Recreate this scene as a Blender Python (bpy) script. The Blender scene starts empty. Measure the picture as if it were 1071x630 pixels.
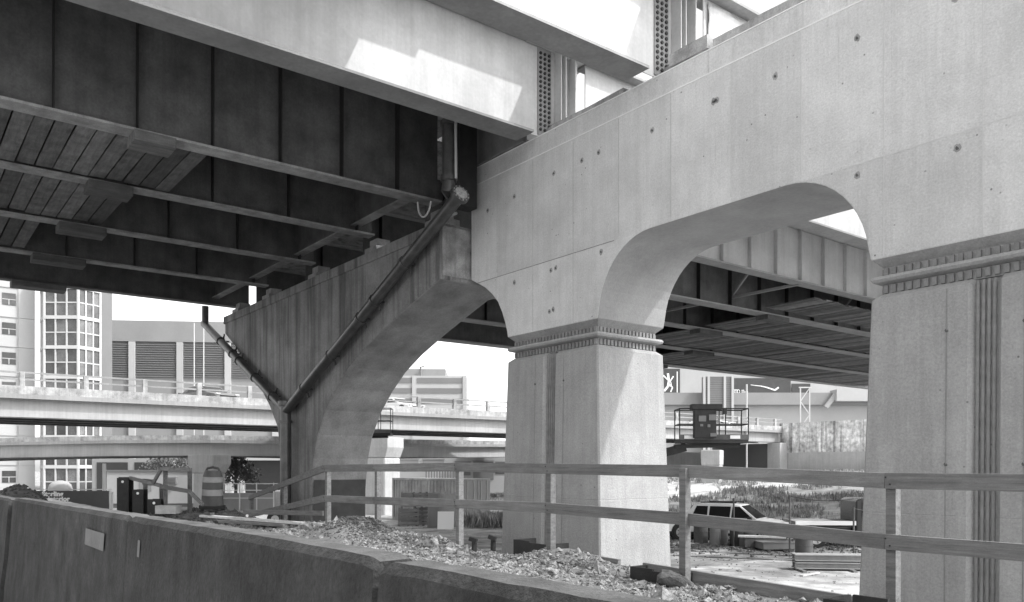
import bpy, bmesh, math, random
from mathutils import Vector, Matrix
random.seed(7)
R = math.radians
S = bpy.context.scene
COL = S.collection

# ------------------------------------------------------------------ camera
CAM_Z = 1.34
PHI = R(52.4)
cd = bpy.data.cameras.new("camera"); cam = bpy.data.objects.new("camera", cd); COL.objects.link(cam)
cam.location = (0, 0, CAM_Z); cam.rotation_euler = (R(90), 0, PHI)
cd.sensor_width = 36; cd.lens = 28.6; cd.shift_y = 0.1634; cd.clip_start = 0.05; cd.clip_end = 3000
S.camera = cam
# ------------------------------------------------------------------ light
SUN = Vector((1.8, 1.15, 2.6)).normalized()          # towards the sun
elev = math.asin(SUN.z); azi = math.atan2(SUN.x, SUN.y)
W = bpy.data.worlds.new("World"); S.world = W; W.use_nodes = True
nt = W.node_tree; nt.nodes.clear()
sky = nt.nodes.new('ShaderNodeTexSky'); sky.sky_type = 'NISHITA'; sky.sun_disc = False
sky.sun_elevation = elev; sky.sun_rotation = azi; sky.dust_density = 2.0; sky.air_density = 1.0
bw = nt.nodes.new('ShaderNodeRGBToBW'); bg = nt.nodes.new('ShaderNodeBackground'); bg.inputs[1].default_value = 0.15
wo = nt.nodes.new('ShaderNodeOutputWorld')
nt.links.new(sky.outputs[0], bw.inputs[0]); nt.links.new(bw.outputs[0], bg.inputs[0]); nt.links.new(bg.outputs[0], wo.inputs[0])
sd = bpy.data.lights.new("sun", 'SUN'); sd.energy = 0.95; sd.angle = R(1.5); sd.color = (1, 1, 1)
so = bpy.data.objects.new("sun", sd); COL.objects.link(so)
so.rotation_euler = SUN.to_track_quat('Z', 'Y').to_euler()
S.view_settings.view_transform = 'Standard'; S.view_settings.look = 'None'
S.view_settings.exposure = 1.85; S.view_settings.gamma = 1
S.render.engine = 'CYCLES'

# ------------------------------------------------------------------ helpers
def at(px, d, h=None):
    t = (px - 535.5) / 851.0
    X = d * (math.cos(PHI) * t - math.sin(PHI)); Y = d * (math.sin(PHI) * t + math.cos(PHI))
    return (X, Y) if h is None else Vector((X, Y, h + CAM_Z))
def hp(y, d): return (490 - y) * d / 851.0
G = -3.2 + CAM_Z                                     # lot level

MATS = {}
def mat(name, base, var=0.15, scale=1.2, rough=0.85, bump=0.15, bscale=30, streak=0.0, pores=0.0, rnd=0.0,
        metal=0.0, grain=None, patch=0.0, sscale=5.0, streak_th=None):
    m = bpy.data.materials.new(name); m.use_nodes = True; n = m.node_tree.nodes; l = m.node_tree.links
    p = n['Principled BSDF']; p.inputs['Roughness'].default_value = rough; p.inputs['Metallic'].default_value = metal
    if name.startswith('glass'): p.inputs['Roughness'].default_value = rough
    geo = n.new('ShaderNodeNewGeometry'); pos = geo.outputs['Position']
    def mathn(op, a, b=None, c=None):
        q = n.new('ShaderNodeMath'); q.operation = op
        for i, v in enumerate((a, b, c)):
            if v is None: continue
            if isinstance(v, (int, float)): q.inputs[i].default_value = v
            else: l.new(v, q.inputs[i])
        return q.outputs[0]
    def noise(sc, det=5, vec=None, ro=0.6):
        q = n.new('ShaderNodeTexNoise'); q.inputs['Scale'].default_value = sc; q.inputs['Detail'].default_value = det
        q.inputs['Roughness'].default_value = ro
        l.new(vec if vec else pos, q.inputs['Vector']); return q.outputs[0]
    def rng(v, a, b, c, d):
        q = n.new('ShaderNodeMapRange'); l.new(v, q.inputs[0])
        for i, x in enumerate((a, b, c, d)): q.inputs[i + 1].default_value = x
        return q.outputs[0]
    val = rng(noise(scale), 0.3, 0.7, base * (1 - var), base * (1 + var))
    if patch:
        val = mathn('MULTIPLY', val, rng(noise(0.35, 3), 0.35, 0.65, 1 - patch, 1 + patch))
    fine = noise(scale * 14, 4)
    val = mathn('MULTIPLY', val, rng(fine, 0.3, 0.7, 1 - var * 0.5, 1 + var * 0.5))
    if streak:
        mp = n.new('ShaderNodeMapping'); l.new(pos, mp.inputs[0]); mp.inputs['Scale'].default_value = (1, 1, 0.04)
        a, b = streak_th or (0.42, 0.68)
        sv = rng(noise(sscale, 6, mp.outputs[0], 0.7), a, b, 1.0, 1 - streak)
        val = mathn('MULTIPLY', val, sv)
    if name == 'concrete_new':
        sx = n.new('ShaderNodeSeparateXYZ'); l.new(pos, sx.inputs[0])
        ix = mathn('FLOOR', mathn('DIVIDE', mathn('ADD', sx.outputs[0], 4.52), 1.29))
        iz = mathn('GREATER_THAN', sx.outputs[2], 4.345 + CAM_Z)
        wn = n.new('ShaderNodeTexWhiteNoise'); wn.noise_dimensions = '1D'; l.new(mathn('ADD', ix, mathn('MULTIPLY', iz, 31.7)), wn.inputs['W'])
        val = mathn('MULTIPLY', val, rng(wn.outputs['Value'], 0, 1, 0.91, 1.06))
    if pores:
        vo = n.new('ShaderNodeTexVoronoi'); vo.inputs['Scale'].default_value = 6; l.new(pos, vo.inputs['Vector'])
        pv = rng(vo.outputs['Distance'], 0.05, 0.11, 1 - pores, 1.0)
        val = mathn('MULTIPLY', val, rng(noise(34, 3, None, 0.8), 0.32, 0.68, 0.86, 1.12))
        mp2 = n.new('ShaderNodeMapping'); l.new(pos, mp2.inputs[0]); mp2.inputs['Scale'].default_value = (14, 14, 0.35)
        val = mathn('MULTIPLY', val, rng(noise(1.0, 4, mp2.outputs[0], 0.7), 0.62, 0.74, 1.0, 0.80))
        mp3 = n.new('ShaderNodeMapping'); l.new(pos, mp3.inputs[0]); mp3.inputs['Scale'].default_value = (9, 9, 0.6); mp3.inputs['Location'].default_value = (7, 3, 1)
        val = mathn('MULTIPLY', val, rng(noise(1.0, 5, mp3.outputs[0], 0.7), 0.64, 0.72, 1.0, 1.16))
        sel = rng(noise(1.7, 3), 0.52, 0.6, 0, 1)
        q = mathn('SUBTRACT', 1.0, mathn('MULTIPLY', sel, mathn('SUBTRACT', 1.0, pv)))
        val = mathn('MULTIPLY', val, q)
    if grain:
        mp = n.new('ShaderNodeMapping'); tc = n.new('ShaderNodeTexCoord'); l.new(tc.outputs['Object'], mp.inputs[0])
        mp.inputs['Scale'].default_value = grain
        g = noise(1.0, 6, mp.outputs[0], 0.75)
        val = mathn('MULTIPLY', val, rng(g, 0.3, 0.7, 0.6, 1.35)); fine = g
    if rnd:
        oi = n.new('ShaderNodeObjectInfo'); val = mathn('MULTIPLY', val, rng(oi.outputs['Random'], 0, 1, 1 - rnd, 1 + rnd))
    l.new(val, p.inputs['Base Color'])
    if bump:
        bn = n.new('ShaderNodeBump'); bn.inputs['Strength'].default_value = bump; bn.inputs['Distance'].default_value = 0.02
        l.new(noise(bscale, 6), bn.inputs['Height']); l.new(bn.outputs[0], p.inputs['Normal'])
    MATS[name] = m; return m

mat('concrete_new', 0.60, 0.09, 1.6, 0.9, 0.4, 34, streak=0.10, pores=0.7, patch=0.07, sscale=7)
mat('concrete_soffit_shade', 0.33, 0.14, 1.2, 0.9, 0.4, 34, patch=0.1)  # darker copy of the beam concrete; soffit shade put into the colour
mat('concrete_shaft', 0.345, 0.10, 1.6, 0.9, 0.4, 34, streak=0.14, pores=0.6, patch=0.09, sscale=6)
mat('concrete_stain2', 0.42, .2, 5)
mat('flute_grey', 0.22, .2, 5)
mat('concrete_seam', 0.55, 0.1, 3)
mat('concrete_highlight', 0.8, 0.1, 3)  # pale colour for the painted bright lines on the beam edges
mat('concrete_joint', 0.24, 0.2, 6)
mat('concrete_old_soffit', 0.23, 0.28, 1.5, 0.92, 0.4, 22, patch=0.15)
mat('concrete_old', 0.24, 0.25, 1.1, 0.92, 0.4, 22, streak=0.55, patch=0.22, sscale=2.6, pores=0.3, streak_th=(0.46, 0.62))
mat('concrete_old_end', 0.34, 0.35, 3, 0.95, 0.8, 14, streak=0.35, patch=0.2)
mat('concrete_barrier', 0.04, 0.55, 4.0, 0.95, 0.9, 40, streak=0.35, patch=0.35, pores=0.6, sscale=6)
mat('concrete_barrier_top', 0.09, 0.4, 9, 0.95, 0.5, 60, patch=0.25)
mat('concrete_far', 0.30, 0.15, 0.5, 0.9, 0.15, 12, streak=0.15)
mat('concrete_parapet', 0.36, 0.4, 1.6, 0.95, 0.3, 12, streak=0.25, patch=0.15)
mat('concrete_stained', 0.62, 0.5, 2.2, 0.95, 0.3, 8, streak=0.6, sscale=2.0, patch=0.3, streak_th=(0.48, 0.6))
mat('white_concrete', 0.45, 0.12, 0.6, 0.85, 0.1, 10, streak=0.15)
mat('dark_coating', 0.035, 0.3, 3, 0.7, 0.2, 30)
mat('hole_dark', 0.08, 0.2, 9)
mat('steel_light', 0.52, 0.12, 1.1, 0.5, 0.05, 20, streak=0.16, patch=0.14, sscale=3)
mat('ramp_paint', 0.40, 0.08, .5, .6, 0, streak=.15, patch=.08)
mat('steel_grey', 0.5, 0.12, .9, .6, .05, 20, streak=.12, patch=.1)
mat('steel_mid', 0.26, 0.18, 0.9, 0.6, 0.08, 20, streak=0.15, patch=0.1)
mat('steel_dark', 0.09, 0.35, 1.8, 0.6, 0.12, 25, streak=0.2, patch=0.2)
mat('steel_flange', 0.26, 0.35, 3.0, 0.7, 0.2, 25, patch=0.2)
mat('steel_black', 0.016, 0.4, 6, 0.6, 0.3, 40)
mat('pipe_metal', 0.09, 0.3, 4, 0.35, 0.1, 30, metal=0.4)
mat('pipe_cap', 0.35, 0.4, 16, 0.5, 0.4, 60, metal=0.3)
mat('wood_fence', 0.18, 0.12, 5, 0.85, 0.3, 50, grain=(1.5, 14, 30), rnd=0.15)
mat('wood_dark', 0.12, 0.35, 3, 0.9, 0.35, 50, rnd=0.5, grain=(1.2, 14, 6))
mat('wood_dark_long', 0.10, 0.2, 3, 0.9, 0.35, 50, rnd=0.45, grain=(14, 0.9, 6))
mat('bounce_pale', 0.6, .1, 2)  # pale so the added overhead panels bounce light onto the girder webs
mat('wood_pale', 0.48, 0.2, 6, 0.85, 0.3, 50, rnd=0.2)
mat('soil', 0.15, 0.45, 1.5, 1, 1.0, 9, patch=0.25)
mat('dark_soil', 0.055, 0.5, 3, 1, 1.0, 14)
mat('lot_dirt', 0.30, 0.34, 1.4, 1, 1.0, 7, patch=0.35)
mat('stone', 0.21, 0.75, 14, 0.95, 0.6, 60)
mat('stone_dark', 0.10, 0.5, 11, 0.95, 0.6, 60)
mat('weed', 0.28, 0.6, 2.2, 0.9, 0)
mat('weed_pale', 0.5, 0.4, 1.2, 0.9, 0)
mat('leaf', 0.11, 0.4, 1.0, 0.8, 0)
mat('bark', 0.12, 0.3, 8)
mat('building_white', 0.42, 0.05, 0.3, 0.8, 0, rnd=0.04)
mat('building_grey', 0.26, 0.06, 0.3, 0.8, 0)
mat('building_mid', 0.18, 0.06, 0.3, 0.8, 0, rnd=0.08)
mat('louvre', 0.17, 0.08, 0.5, 0.7, 0)
mat('window_dark', 0.05, 0.4, 0.6, 0.15, 0, rnd=0.5)
mat('glass_pane', 0.10, 0.5, 0.5, 0.12, 0, rnd=0.6)
mat('mullion', 0.5, 0.05, 1, 0.6, 0)
mat('car_white', 0.75, 0.02, 1, 0.25, 0)
mat('car_dark', 0.03, 0.1, 1, 0.25, 0)
mat('car_glass', 0.02, 0.1, 1, 0.06, 0)
mat('rubber', 0.025, 0.2, 9, 0.9, 0.2)
mat('rim_metal', 0.5, 0.1, 9, 0.35, 0, metal=0.5)
mat('container_paint', 0.36, 0.25, 1.5, 0.6, 0.1, 20, streak=0.3, patch=0.2)
mat('banner_dark', 0.06, 0.15, 1, 0.7, 0)
mat('print_white', 0.8, 0.02, 1, 0.7, 0)
mat('barrel_dark', 0.07, 0.15, 6, 0.5, 0)
mat('barrel_pale', 0.28, 0.12, 6, 0.5, 0)
mat('sheet_pale', 0.62, 0.12, 3.5, 0.4, 0.9, 5, streak=0.2)

class MB:
    def __init__(s): s.b = bmesh.new()
    def box(s, x0, x1, y0, y1, z0, z1):
        v = [s.b.verts.new((x, y, z)) for x in (x0, x1) for y in (y0, y1) for z in (z0, z1)]
        for f in ((0,1,3,2),(4,6,7,5),(0,4,5,1),(2,3,7,6),(0,2,6,4),(1,5,7,3)): s.b.faces.new([v[i] for i in f])
        return s
    def obb(s, c, size, rot=(0,0,0)):
        from mathutils import Euler
        M = Euler(rot).to_matrix(); c = Vector(c); hx, hy, hz = [q/2 for q in size]
        v = [s.b.verts.new(c + M @ Vector((x, y, z))) for x in (-hx, hx) for y in (-hy, hy) for z in (-hz, hz)]
        for f in ((0,1,3,2),(4,6,7,5),(0,4,5,1),(2,3,7,6),(0,2,6,4),(1,5,7,3)): s.b.faces.new([v[i] for i in f])
        return s
    def beam(s, p0, p1, w, t, up=(0,0,1)):      # w across (side), t along up
        p0 = Vector(p0); p1 = Vector(p1); d = (p1-p0).normalized(); up = Vector(up)
        if abs(d.dot(up)) > 0.98: up = Vector((0,1,0))
        sd = d.cross(up).normalized(); u = sd.cross(d).normalized()
        v = []
        for p in (p0, p1):
            for a, b in ((-1,-1),(1,-1),(1,1),(-1,1)): v.append(s.b.verts.new(p + sd*a*w/2 + u*b*t/2))
        for f in ((3,2,1,0),(4,5,6,7),(0,1,5,4),(1,2,6,5),(2,3,7,6),(3,0,4,7)): s.b.faces.new([v[i] for i in f])
        return s
    def tube(s, pts, r, n=12, cap=True, r1=None):
        pts = [Vector(p) for p in pts]; rings = []
        for i, p in enumerate(pts):
            d = (pts[min(i+1, len(pts)-1)] - pts[max(i-1, 0)]).normalized()
            up = Vector((0,0,1)) if abs(d.z) < 0.95 else Vector((1,0,0))
            a = d.cross(up).normalized(); b = a.cross(d).normalized()
            rr = r if r1 is None else r + (r1-r)*i/(len(pts)-1)
            rings.append([s.b.verts.new(p + (a*math.cos(2*math.pi*k/n) + b*math.sin(2*math.pi*k/n))*rr) for k in range(n)])
        for i in range(len(rings)-1):
            for k in range(n):
                f = s.b.faces.new((rings[i][k], rings[i][(k+1)%n], rings[i+1][(k+1)%n], rings[i+1][k])); f.smooth = True
        if cap: s.b.faces.new(rings[0][::-1]); s.b.faces.new(rings[-1])
        return s
    def prism(s, prof, axis, a0, a1):           # prof list of 2D; axis 'y': (x,z) ; 'x': (y,z); 'z': (x,y)
        def mk(p, a): return {'y': (p[0], a, p[1]), 'x': (a, p[0], p[1]), 'z': (p[0], p[1], a)}[axis]
        A = [s.b.verts.new(mk(p, a0)) for p in prof]; B = [s.b.verts.new(mk(p, a1)) for p in prof]; n = len(prof)
        s.b.faces.new(A); s.b.faces.new(B[::-1])
        for i in range(n): s.b.faces.new((A[i], B[i], B[(i+1)%n], A[(i+1)%n]))
        return s
    def loft(s, rings, smooth=False):           # rings: lists of 3D pts, closed
        V = [[s.b.verts.new(p) for p in r] for r in rings]; n = len(V[0])
        for i in range(len(V)-1):
            for k in range(n):
                f = s.b.faces.new((V[i][k], V[i][(k+1)%n], V[i+1][(k+1)%n], V[i+1][k])); f.smooth = smooth
        s.b.faces.new(V[0][::-1]); s.b.faces.new(V[-1]); return s
    def quad(s, a, b, c, d):
        s.b.faces.new([s.b.verts.new(p) for p in (a, b, c, d)]); return s

def link(name, me, m, parent):
    o = bpy.data.objects.new(name, me); COL.objects.link(o)
    if m is not None and len(me.materials) == 0: me.materials.append(MATS[m])
    if parent is not None: o.parent = parent
    return o
def obj(name, mb, m, parent=None, bevel=0, tri=False, local=False):
    b = mb.b
    bmesh.ops.recalc_face_normals(b, faces=b.faces[:])
    if tri: bmesh.ops.triangulate(b, faces=[f for f in b.faces if len(f.verts) > 4])
    me = bpy.data.meshes.new(name); b.to_mesh(me); b.free()
    if any(p.use_smooth for p in me.polygons[:4]): me.set_sharp_from_angle(angle=R(38))
    o = link(name, me, m, parent)
    if parent is not None and not local and parent.parent is None: o.location = -parent.location
    if bevel:
        q = o.modifiers.new('bevel', 'BEVEL'); q.width = bevel; q.segments = 2; q.limit_method = 'ANGLE'; q.angle_limit = R(40)
    return o
def thing(name, loc, label, cat, group=None, rz=0):
    o = bpy.data.objects.new(name, None); COL.objects.link(o); o.empty_display_size = 0.3
    o.location = loc; o.rotation_euler = (0, 0, rz); tag(o, label, cat, group); return o
def tag(o, label, cat, group=None):
    o['label'] = label; o['category'] = cat
    if group: o['group'] = group
    if o.type == 'MESH' and o.location.length == 0:
        vs = o.data.vertices
        c = Vector((sum(v.co.x for v in vs)/len(vs), sum(v.co.y for v in vs)/len(vs), min(v.co.z for v in vs)))
        o.data.transform(Matrix.Translation(-c)); o.location = c
    return o
def struct(o): o['kind'] = 'structure'; return o
def stuff(o): o['kind'] = 'stuff'; return o
def inst(src, parent=None, loc=None, rot=None, name=None):
    c = src.copy(); COL.objects.link(c)
    if parent is not None: c.parent = parent
    if loc is not None: c.location = loc
    if rot is not None: c.rotation_euler = rot
    return c
def vnoise(x, y):
    from mathutils import noise
    return noise.noise(Vector((x, y, 3.3)))
def Z(h): return h + CAM_Z

# ================================================================== GROUND
b = MB()
xs = [-900, -300, -120] + [-90 + 3*i for i in range(32)] + [8, 60, 300, 900]
ys = [-900, -200, -40] + [-12 + 3*i for i in range(38)] + [130, 300, 900]
V = [[b.b.verts.new((x, y, G + (0.05*vnoise(x*0.3, y*0.3) if abs(x) < 100 and abs(y) < 100 else 0))) for y in ys] for x in xs]
for i in range(len(xs)-1):
    for j in range(len(ys)-1): b.b.faces.new((V[i][j], V[i+1][j], V[i+1][j+1], V[i][j+1])).smooth = True
struct(obj('ground', b, 'lot_dirt'))
# road where the photographer stands
b = MB(); b.prism([(-12, -.28), (1.25, -.28), (1.25, G-0.5), (-12, G-0.5)], 'x', -70, 25)
mat('road_bounce', 0.38, 0.2, 3, 0.95, 0.5, 80)  # kept pale so the unseen road bounces light onto bent and girders
struct(obj('road', b, 'road_bounce'))

# raised bank of soil and gravel between barrier and timber fence
piles = [(*at(368, 14.6), 0.34, 0.85, 0.6), (*at(338, 16.2), 0.12, 1.2, 0.5), (*at(430, 13.2), 0.15, 1.3, 0.5), (*at(520, 11.3), 0.02, 0.8, 0.4),
         (*at(598, 10.5), 0.17, 0.7, 0.42), (*at(640, 9.9), 0.05, 0.6, 0.4), (-27.2, 3.0, 1.1, 3.3, 1.0), (*at(222, 21), 0.18, 1.3, 1.0)]
def bank_h(x, y):
    h = -1.24 + 0.05*vnoise(x*1.3, y*1.3) + 0.03*vnoise(x*4, y*4) + 0.02*vnoise(x*11, y*11)
    if x > -8: h -= 0.05*min(1, (x+8)/3)
    h -= .38*max(0, min(1, (-22.8-x)/2.2))
    for (px, py, a, rx, ry) in piles:
        h += a*math.exp(-((x-px)/rx)**2 - ((y-py)/ry)**2)
    if y > 7.05: h -= 0.15*(y-7.05)/0.3
    return h
b = MB(); xs = [-60 + 0.9*i for i in range(30)]
x = xs[-1]
while x < 6: x += 0.16 if x > -18 else 0.3; xs.append(x)
ys = [1.24 + 0.152*i for i in range(41)]
V = [[b.b.verts.new((x, y, Z(bank_h(x, y)))) for y in ys] for x in xs]
for i in range(len(xs)-1):
    for j in range(len(ys)-1): b.b.faces.new((V[i][j], V[i+1][j], V[i+1][j+1], V[i][j+1])).smooth = True
for i in range(len(xs)-1):                             # back skirt
    a = V[i][-1]; c = V[i+1][-1]
    b.b.faces.new((c, a, b.b.verts.new((a.co.x, a.co.y, G-.3)), b.b.verts.new((c.co.x, c.co.y, G-.3))))
struct(obj('soil_bank', b, 'soil'))

def stones(name, n, sampler, smin, smax, m, label, cat='gravel'):
    me = bpy.data.meshes.new(name); vs = []; fs = []
    base = [(0,0,1),(1,0,0),(0,1,0),(-1,0,0),(0,-1,0),(0,0,-1)]
    F = [(0,1,2),(0,2,3),(0,3,4),(0,4,1),(5,2,1),(5,3,2),(5,4,3),(5,1,4)]
    for i in range(n):
        x, y, z, k = sampler(); s = (smin + (smax-smin)*random.random()**3) * k
        M = Matrix.Rotation(random.random()*6.28, 3, 'Z') @ Matrix.Rotation(random.uniform(-.7, .7), 3, 'X')
        sc = (s*random.uniform(.7, 1.4), s*random.uniform(.6, 1.1), s*random.uniform(.5, 1.0)); o = len(vs)
        for v in base:
            q = M @ Vector((v[0]*sc[0]*random.uniform(.7,1.2), v[1]*sc[1]*random.uniform(.7,1.2), v[2]*sc[2]*random.uniform(.7,1.2)))
            vs.append((x+q.x, y+q.y, z+q.z))
        for f in F: fs.append(tuple(o+a for a in f))
    me.from_pydata(vs, [], fs); me.update()
    o = link(name, me, m, None); stuff(tag(o, label, cat)); return o
def samp_pale():
    while True:
        x = random.uniform(-19, -1); y = random.uniform(3.6, 7.2)
        w = 0.35 + 1.3*vnoise(x*0.8+5, y*1.1) + .5*vnoise(x*3, y*3) + .4*min(0, y-4.6)
        if x < -16.5: w *= 0.6
        for (px, py, a, rx, ry) in piles[:1]:
            w -= 0.9*math.exp(-((x-px)/rx)**2-((y-py-.1)/ry)**2)
        if random.random() < w: return x, y, Z(bank_h(x, y))+0.005, 1.0
stones('gravel', 26000, samp_pale, 0.012, 0.05, 'stone', 'pale broken stone rubble spread along the bank behind the concrete barrier')
def samp_lump():
    x = random.uniform(-18, -1.5); y = random.uniform(4.2, 7.2); return x, y, Z(bank_h(x, y))-.01, 1.0
stones('rubble_lumps', 420, samp_lump, .06, .15, 'stone', 'larger broken concrete lumps mixed into the pale rubble', 'rubble')
def samp_dark():
    if random.random() < .6:
        px, py, a, rx, ry = piles[0]
    else: px, py = at(470, 12.9); rx, ry = 1.0, .35
    x = random.gauss(px, rx*.7); y = min(7.2, random.gauss(py+.15, ry*.6)); return x, y, Z(bank_h(x, y))+.01, .7
stones('dark_gravel', 3500, samp_dark, 0.02, 0.06, 'stone_dark', 'small heaps of dark fine gravel on top of the pale rubble')
def samp_lot():
    y = random.uniform(8, 45); x = random.uniform(-45, -6); return x, y, G+.01, 1.0
stones('lot_gravel', 6000, samp_lot, 0.02, 0.07, 'stone', 'scattered loose stones over the sandy work yard')
# a few chunks that stand out one by one
def chunk(px, d, s, label, m='stone', dz=0.0, rot=None):
    X, Y = at(px, d); mb = MB(); bmesh.ops.create_icosphere(mb.b, subdivisions=2, radius=0.5)
    for v in mb.b.verts:
        k = 0.78 + 0.3*vnoise(v.co.x*3+px, v.co.y*3+v.co.z*2)
        v.co = Vector((v.co.x*s[0]*k, v.co.y*s[1]*k, max(-.36, min(.36, v.co.z))*s[2]*k*1.3))
    o = obj('rubble_chunk', mb, m); o.rotation_euler = rot or (0.1, -0.1, px*.1); o.location = (X, Y, Z(bank_h(X, Y))+dz)
    o['label'] = label; o['category'] = 'rock'; return o
chunk(708, 8.6, (.62, .26, .2), 'flat slanted slab of rubble beside the dark steel pile at the right pier', 'stone_dark', .06, (0.1, 0.35, .5))
chunk(450, 12.2, (.34, .26, .2), 'large pale block in the rubble left of the wooden post', 'stone', .04)
chunk(574, 9.4, (.3, .2, .16), 'pale flat stone at the foot of the rubble heap before the pier', 'stone', .03)
chunk(320, 15.6, (.5, .3, .24), 'big pale stone at the left end of the rubble', 'stone', .05)
chunk(238, 19.5, (.6, .3, .22), 'dark clod beside the striped traffic barrel', 'stone_dark', .04)

# ================================================================== ROAD BARRIER
def barrier(x0, x1, dy, dz, label):
    t = thing('concrete_barrier', ((x0+x1)/2, 1.0+dy, 0), label, 'barrier', 'concrete barrier blocks along the road')
    T = 1.07+dz
    prof = [(1.00, -0.30), (1.02, .05), (1.055, .34), (1.10, T-.03), (1.125, T-.003), (1.225, T-.003), (1.25, T-.03), (1.35, .34), (1.40, .10), (1.40, -0.30)]
    mb = MB()
    n = int((x1-x0)/.035); rings = []
    for i in range(n+1):
        x = x0 + (x1-x0)*i/n
        r = []
        for k, (y, z) in enumerate(prof):
            e = 0
            if 3 <= k <= 6:
                e = 0.003*vnoise(x*5, k*7.7) - 0.012*max(0, vnoise(x*14+50, k*3.1)-.15)*(1 if k in (3, 6) else .25)  - (0.014*max(0, 1-abs(x-x0)/.05)+0.014*max(0, 1-abs(x-x1)/.05))*(.5+random.random()*.6)
            if z > .5: e += max(-.06, min(.018, .018-.0092*(-3-x)))
            r.append((x, y+dy+(e*.3 if k == 3 and abs(e) < .01 else 0), z+e))
        rings.append(r)
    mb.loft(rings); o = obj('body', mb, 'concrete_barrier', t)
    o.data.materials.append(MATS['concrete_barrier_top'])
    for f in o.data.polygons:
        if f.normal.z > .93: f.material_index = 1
    return t
bl = ['nearest concrete barrier block, running out of the picture at bottom centre right',
      'second concrete barrier block from the camera, with a small pale mark on its face',
      'middle concrete barrier block with a pale rectangular patch on its face',
            'far concrete barrier block at the left edge of the photo']
ends = [(-2.03, 1.2), (-5.03, -2.08), (-10.4, -5.06), (-14.2, -10.45)]
bt = []
for i, (x0, x1) in enumerate(ends):
    bt.append(barrier(x0, x1, [-.008, 0, .005, -.03][i], [-.004, 0, 0, -.012][i], bl[i]))
# patches on the faces
def patch(t, x0, x1, z0, z1, m, name='repair_patch'):
    yf = lambda z: 1.055 + (z-.34)/(1.04-.34)*.045
    mb = MB(); e = .006
    mb.b.faces.new([mb.b.verts.new(p) for p in ((x0, yf(z0)-e, z0), (x1, yf(z0)-e, z0), (x1, yf(z1)-e, z1), (x0, yf(z1)-e, z1))]); obj(name, mb, m, t)
mat('patch_pale', 0.16, 0.2, 6, 0.9, 0.3)
patch(bt[2], -6.2, -5.6, .82, .93, 'patch_pale'); patch(bt[1], -4.75, -4.7, .86, .95, 'patch_pale', 'pale_mark')
patch(bt[0], -1.62, -1.30, .70, .86, 'patch_pale')
patch(bt[0], -1.86, -1.845, .40, .98, 'patch_pale', 'pale_drip')
mb = MB(); 
for i in range(5):
    z = .80-.03*i; x = -8.9+.05*i


# ================================================================== NEW CONCRETE BENT
PY0, PY1 = 11.0, 12.9
P = [(-14.45, -11.55), (-6.0, -3.0)]
SPR = 2.92; SOF = 4.36
def arch(xl, xr):            # from left springing to right springing over the opening
    pts = []
    for k in range(13):
        a = math.pi/2*k/12; pts.append((xl + 1.35*(1-math.cos(a))**1.0, SPR + (SOF-SPR)*math.sin(a)))
    q = [(xr - (x-xl), z) for x, z in pts][::-1]
    return pts + q
bent = thing('concrete_bent', (-9, 11.9, G), 'new pale concrete portal bent with two piers and an arched opening', 'bridge pier')
left = [(-15.87, 4.46), (-15.6, 4.33), (-15.3, 4.18), (-15.05, 4.0), (-14.82, 3.78), (-14.65, 3.5), (-14.54, 3.25), (-14.47, 3.05), (-14.45, SPR)]
right = [(-9*2 + 0 - (x) + 0.55, z) for x, z in left][::-1]
prof = left + [(-11.55, SPR)] + arch(-11.52, -6.03)[1:-1] + [(-6.0, SPR), (-3.0, SPR)] + [(-17.45-x, z) for x, z in left[:-1]][::-1] + [(-1.58, 6.66), (-15.87, 6.66)]
mb = MB(); mb.prism([(x, Z(z)) for x, z in prof], 'y', PY0, PY1)
ab_ = obj('arched_beam', mb, 'concrete_new', bent, bevel=0.02, tri=True)
ab_.data.materials.append(MATS['concrete_soffit_shade'])
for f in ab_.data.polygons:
    if abs(f.normal.y) < .5 and f.center.z < Z(4.5) and abs(f.normal.x) < .999: f.material_index = 1  # under-faces take the colour with the shade painted in
mb = MB(); mb.box(-15.80, -1.64, PY0+.05, PY1-.05, Z(6.655), Z(7.09)); obj('top_course', mb, 'concrete_new', bent, bevel=.015)
# raised seams of the formwork and dark joints
xs = [-4.52-1.29*k for k in range(9)] + [-3.23, -1.95]
sm = None
for x in xs:
    z0 = 4.45 if (-11.0 < x < -6.6) or x < -14.6 or x > -2.8 else SPR+.03
    mb = MB(); mb.box(x-.005, x+.005, PY0-.004, PY0+.01, Z(z0), Z(6.62)); obj('form_seam', mb, 'concrete_seam' if x > -8.6 else 'concrete_stain2', bent)
    mb = MB(); mb.box(x-.012, x+.012, PY0+.046, PY0+.06, Z(6.68), Z(7.07)); obj('form_seam', mb, 'concrete_seam', bent)
mb = MB(); mb.box(-15.6, -11.1, PY0-.003, PY0+.01, Z(4.335), Z(4.35)); obj('pour_joint', mb, 'concrete_joint', bent)
mb = MB(); mb.box(-6.45, -1.8, PY0-.003, PY0+.01, Z(4.335), Z(4.35)); obj('pour_joint', mb, 'concrete_seam', bent)
def hole_mesh():
    mb = MB(); mb.tube([(0, .01, 0), (.004, -.004, .003)], .026, 7); return mb
hs = [(-15.2, 5.95), (-14.2, 6.0), (-12.86, 6.13), (-11.52, 6.15), (-10.12, 6.12), (-8.68, 6.15), (-7.55, 6.12), (-6.2, 6.15), (-4.85, 6.1),
      (-14.2, 4.1), (-12.8, 4.15), (-12.95, 4.13), (-11.45, 4.2), (-6.2, 4.19), (-4.83, 4.15), (-3.4, 4.16), (-13.0, 3.28), (-12.88, 3.3), (-8.75, 6.15), (-12.0, 6.14)]
h0 = None
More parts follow.
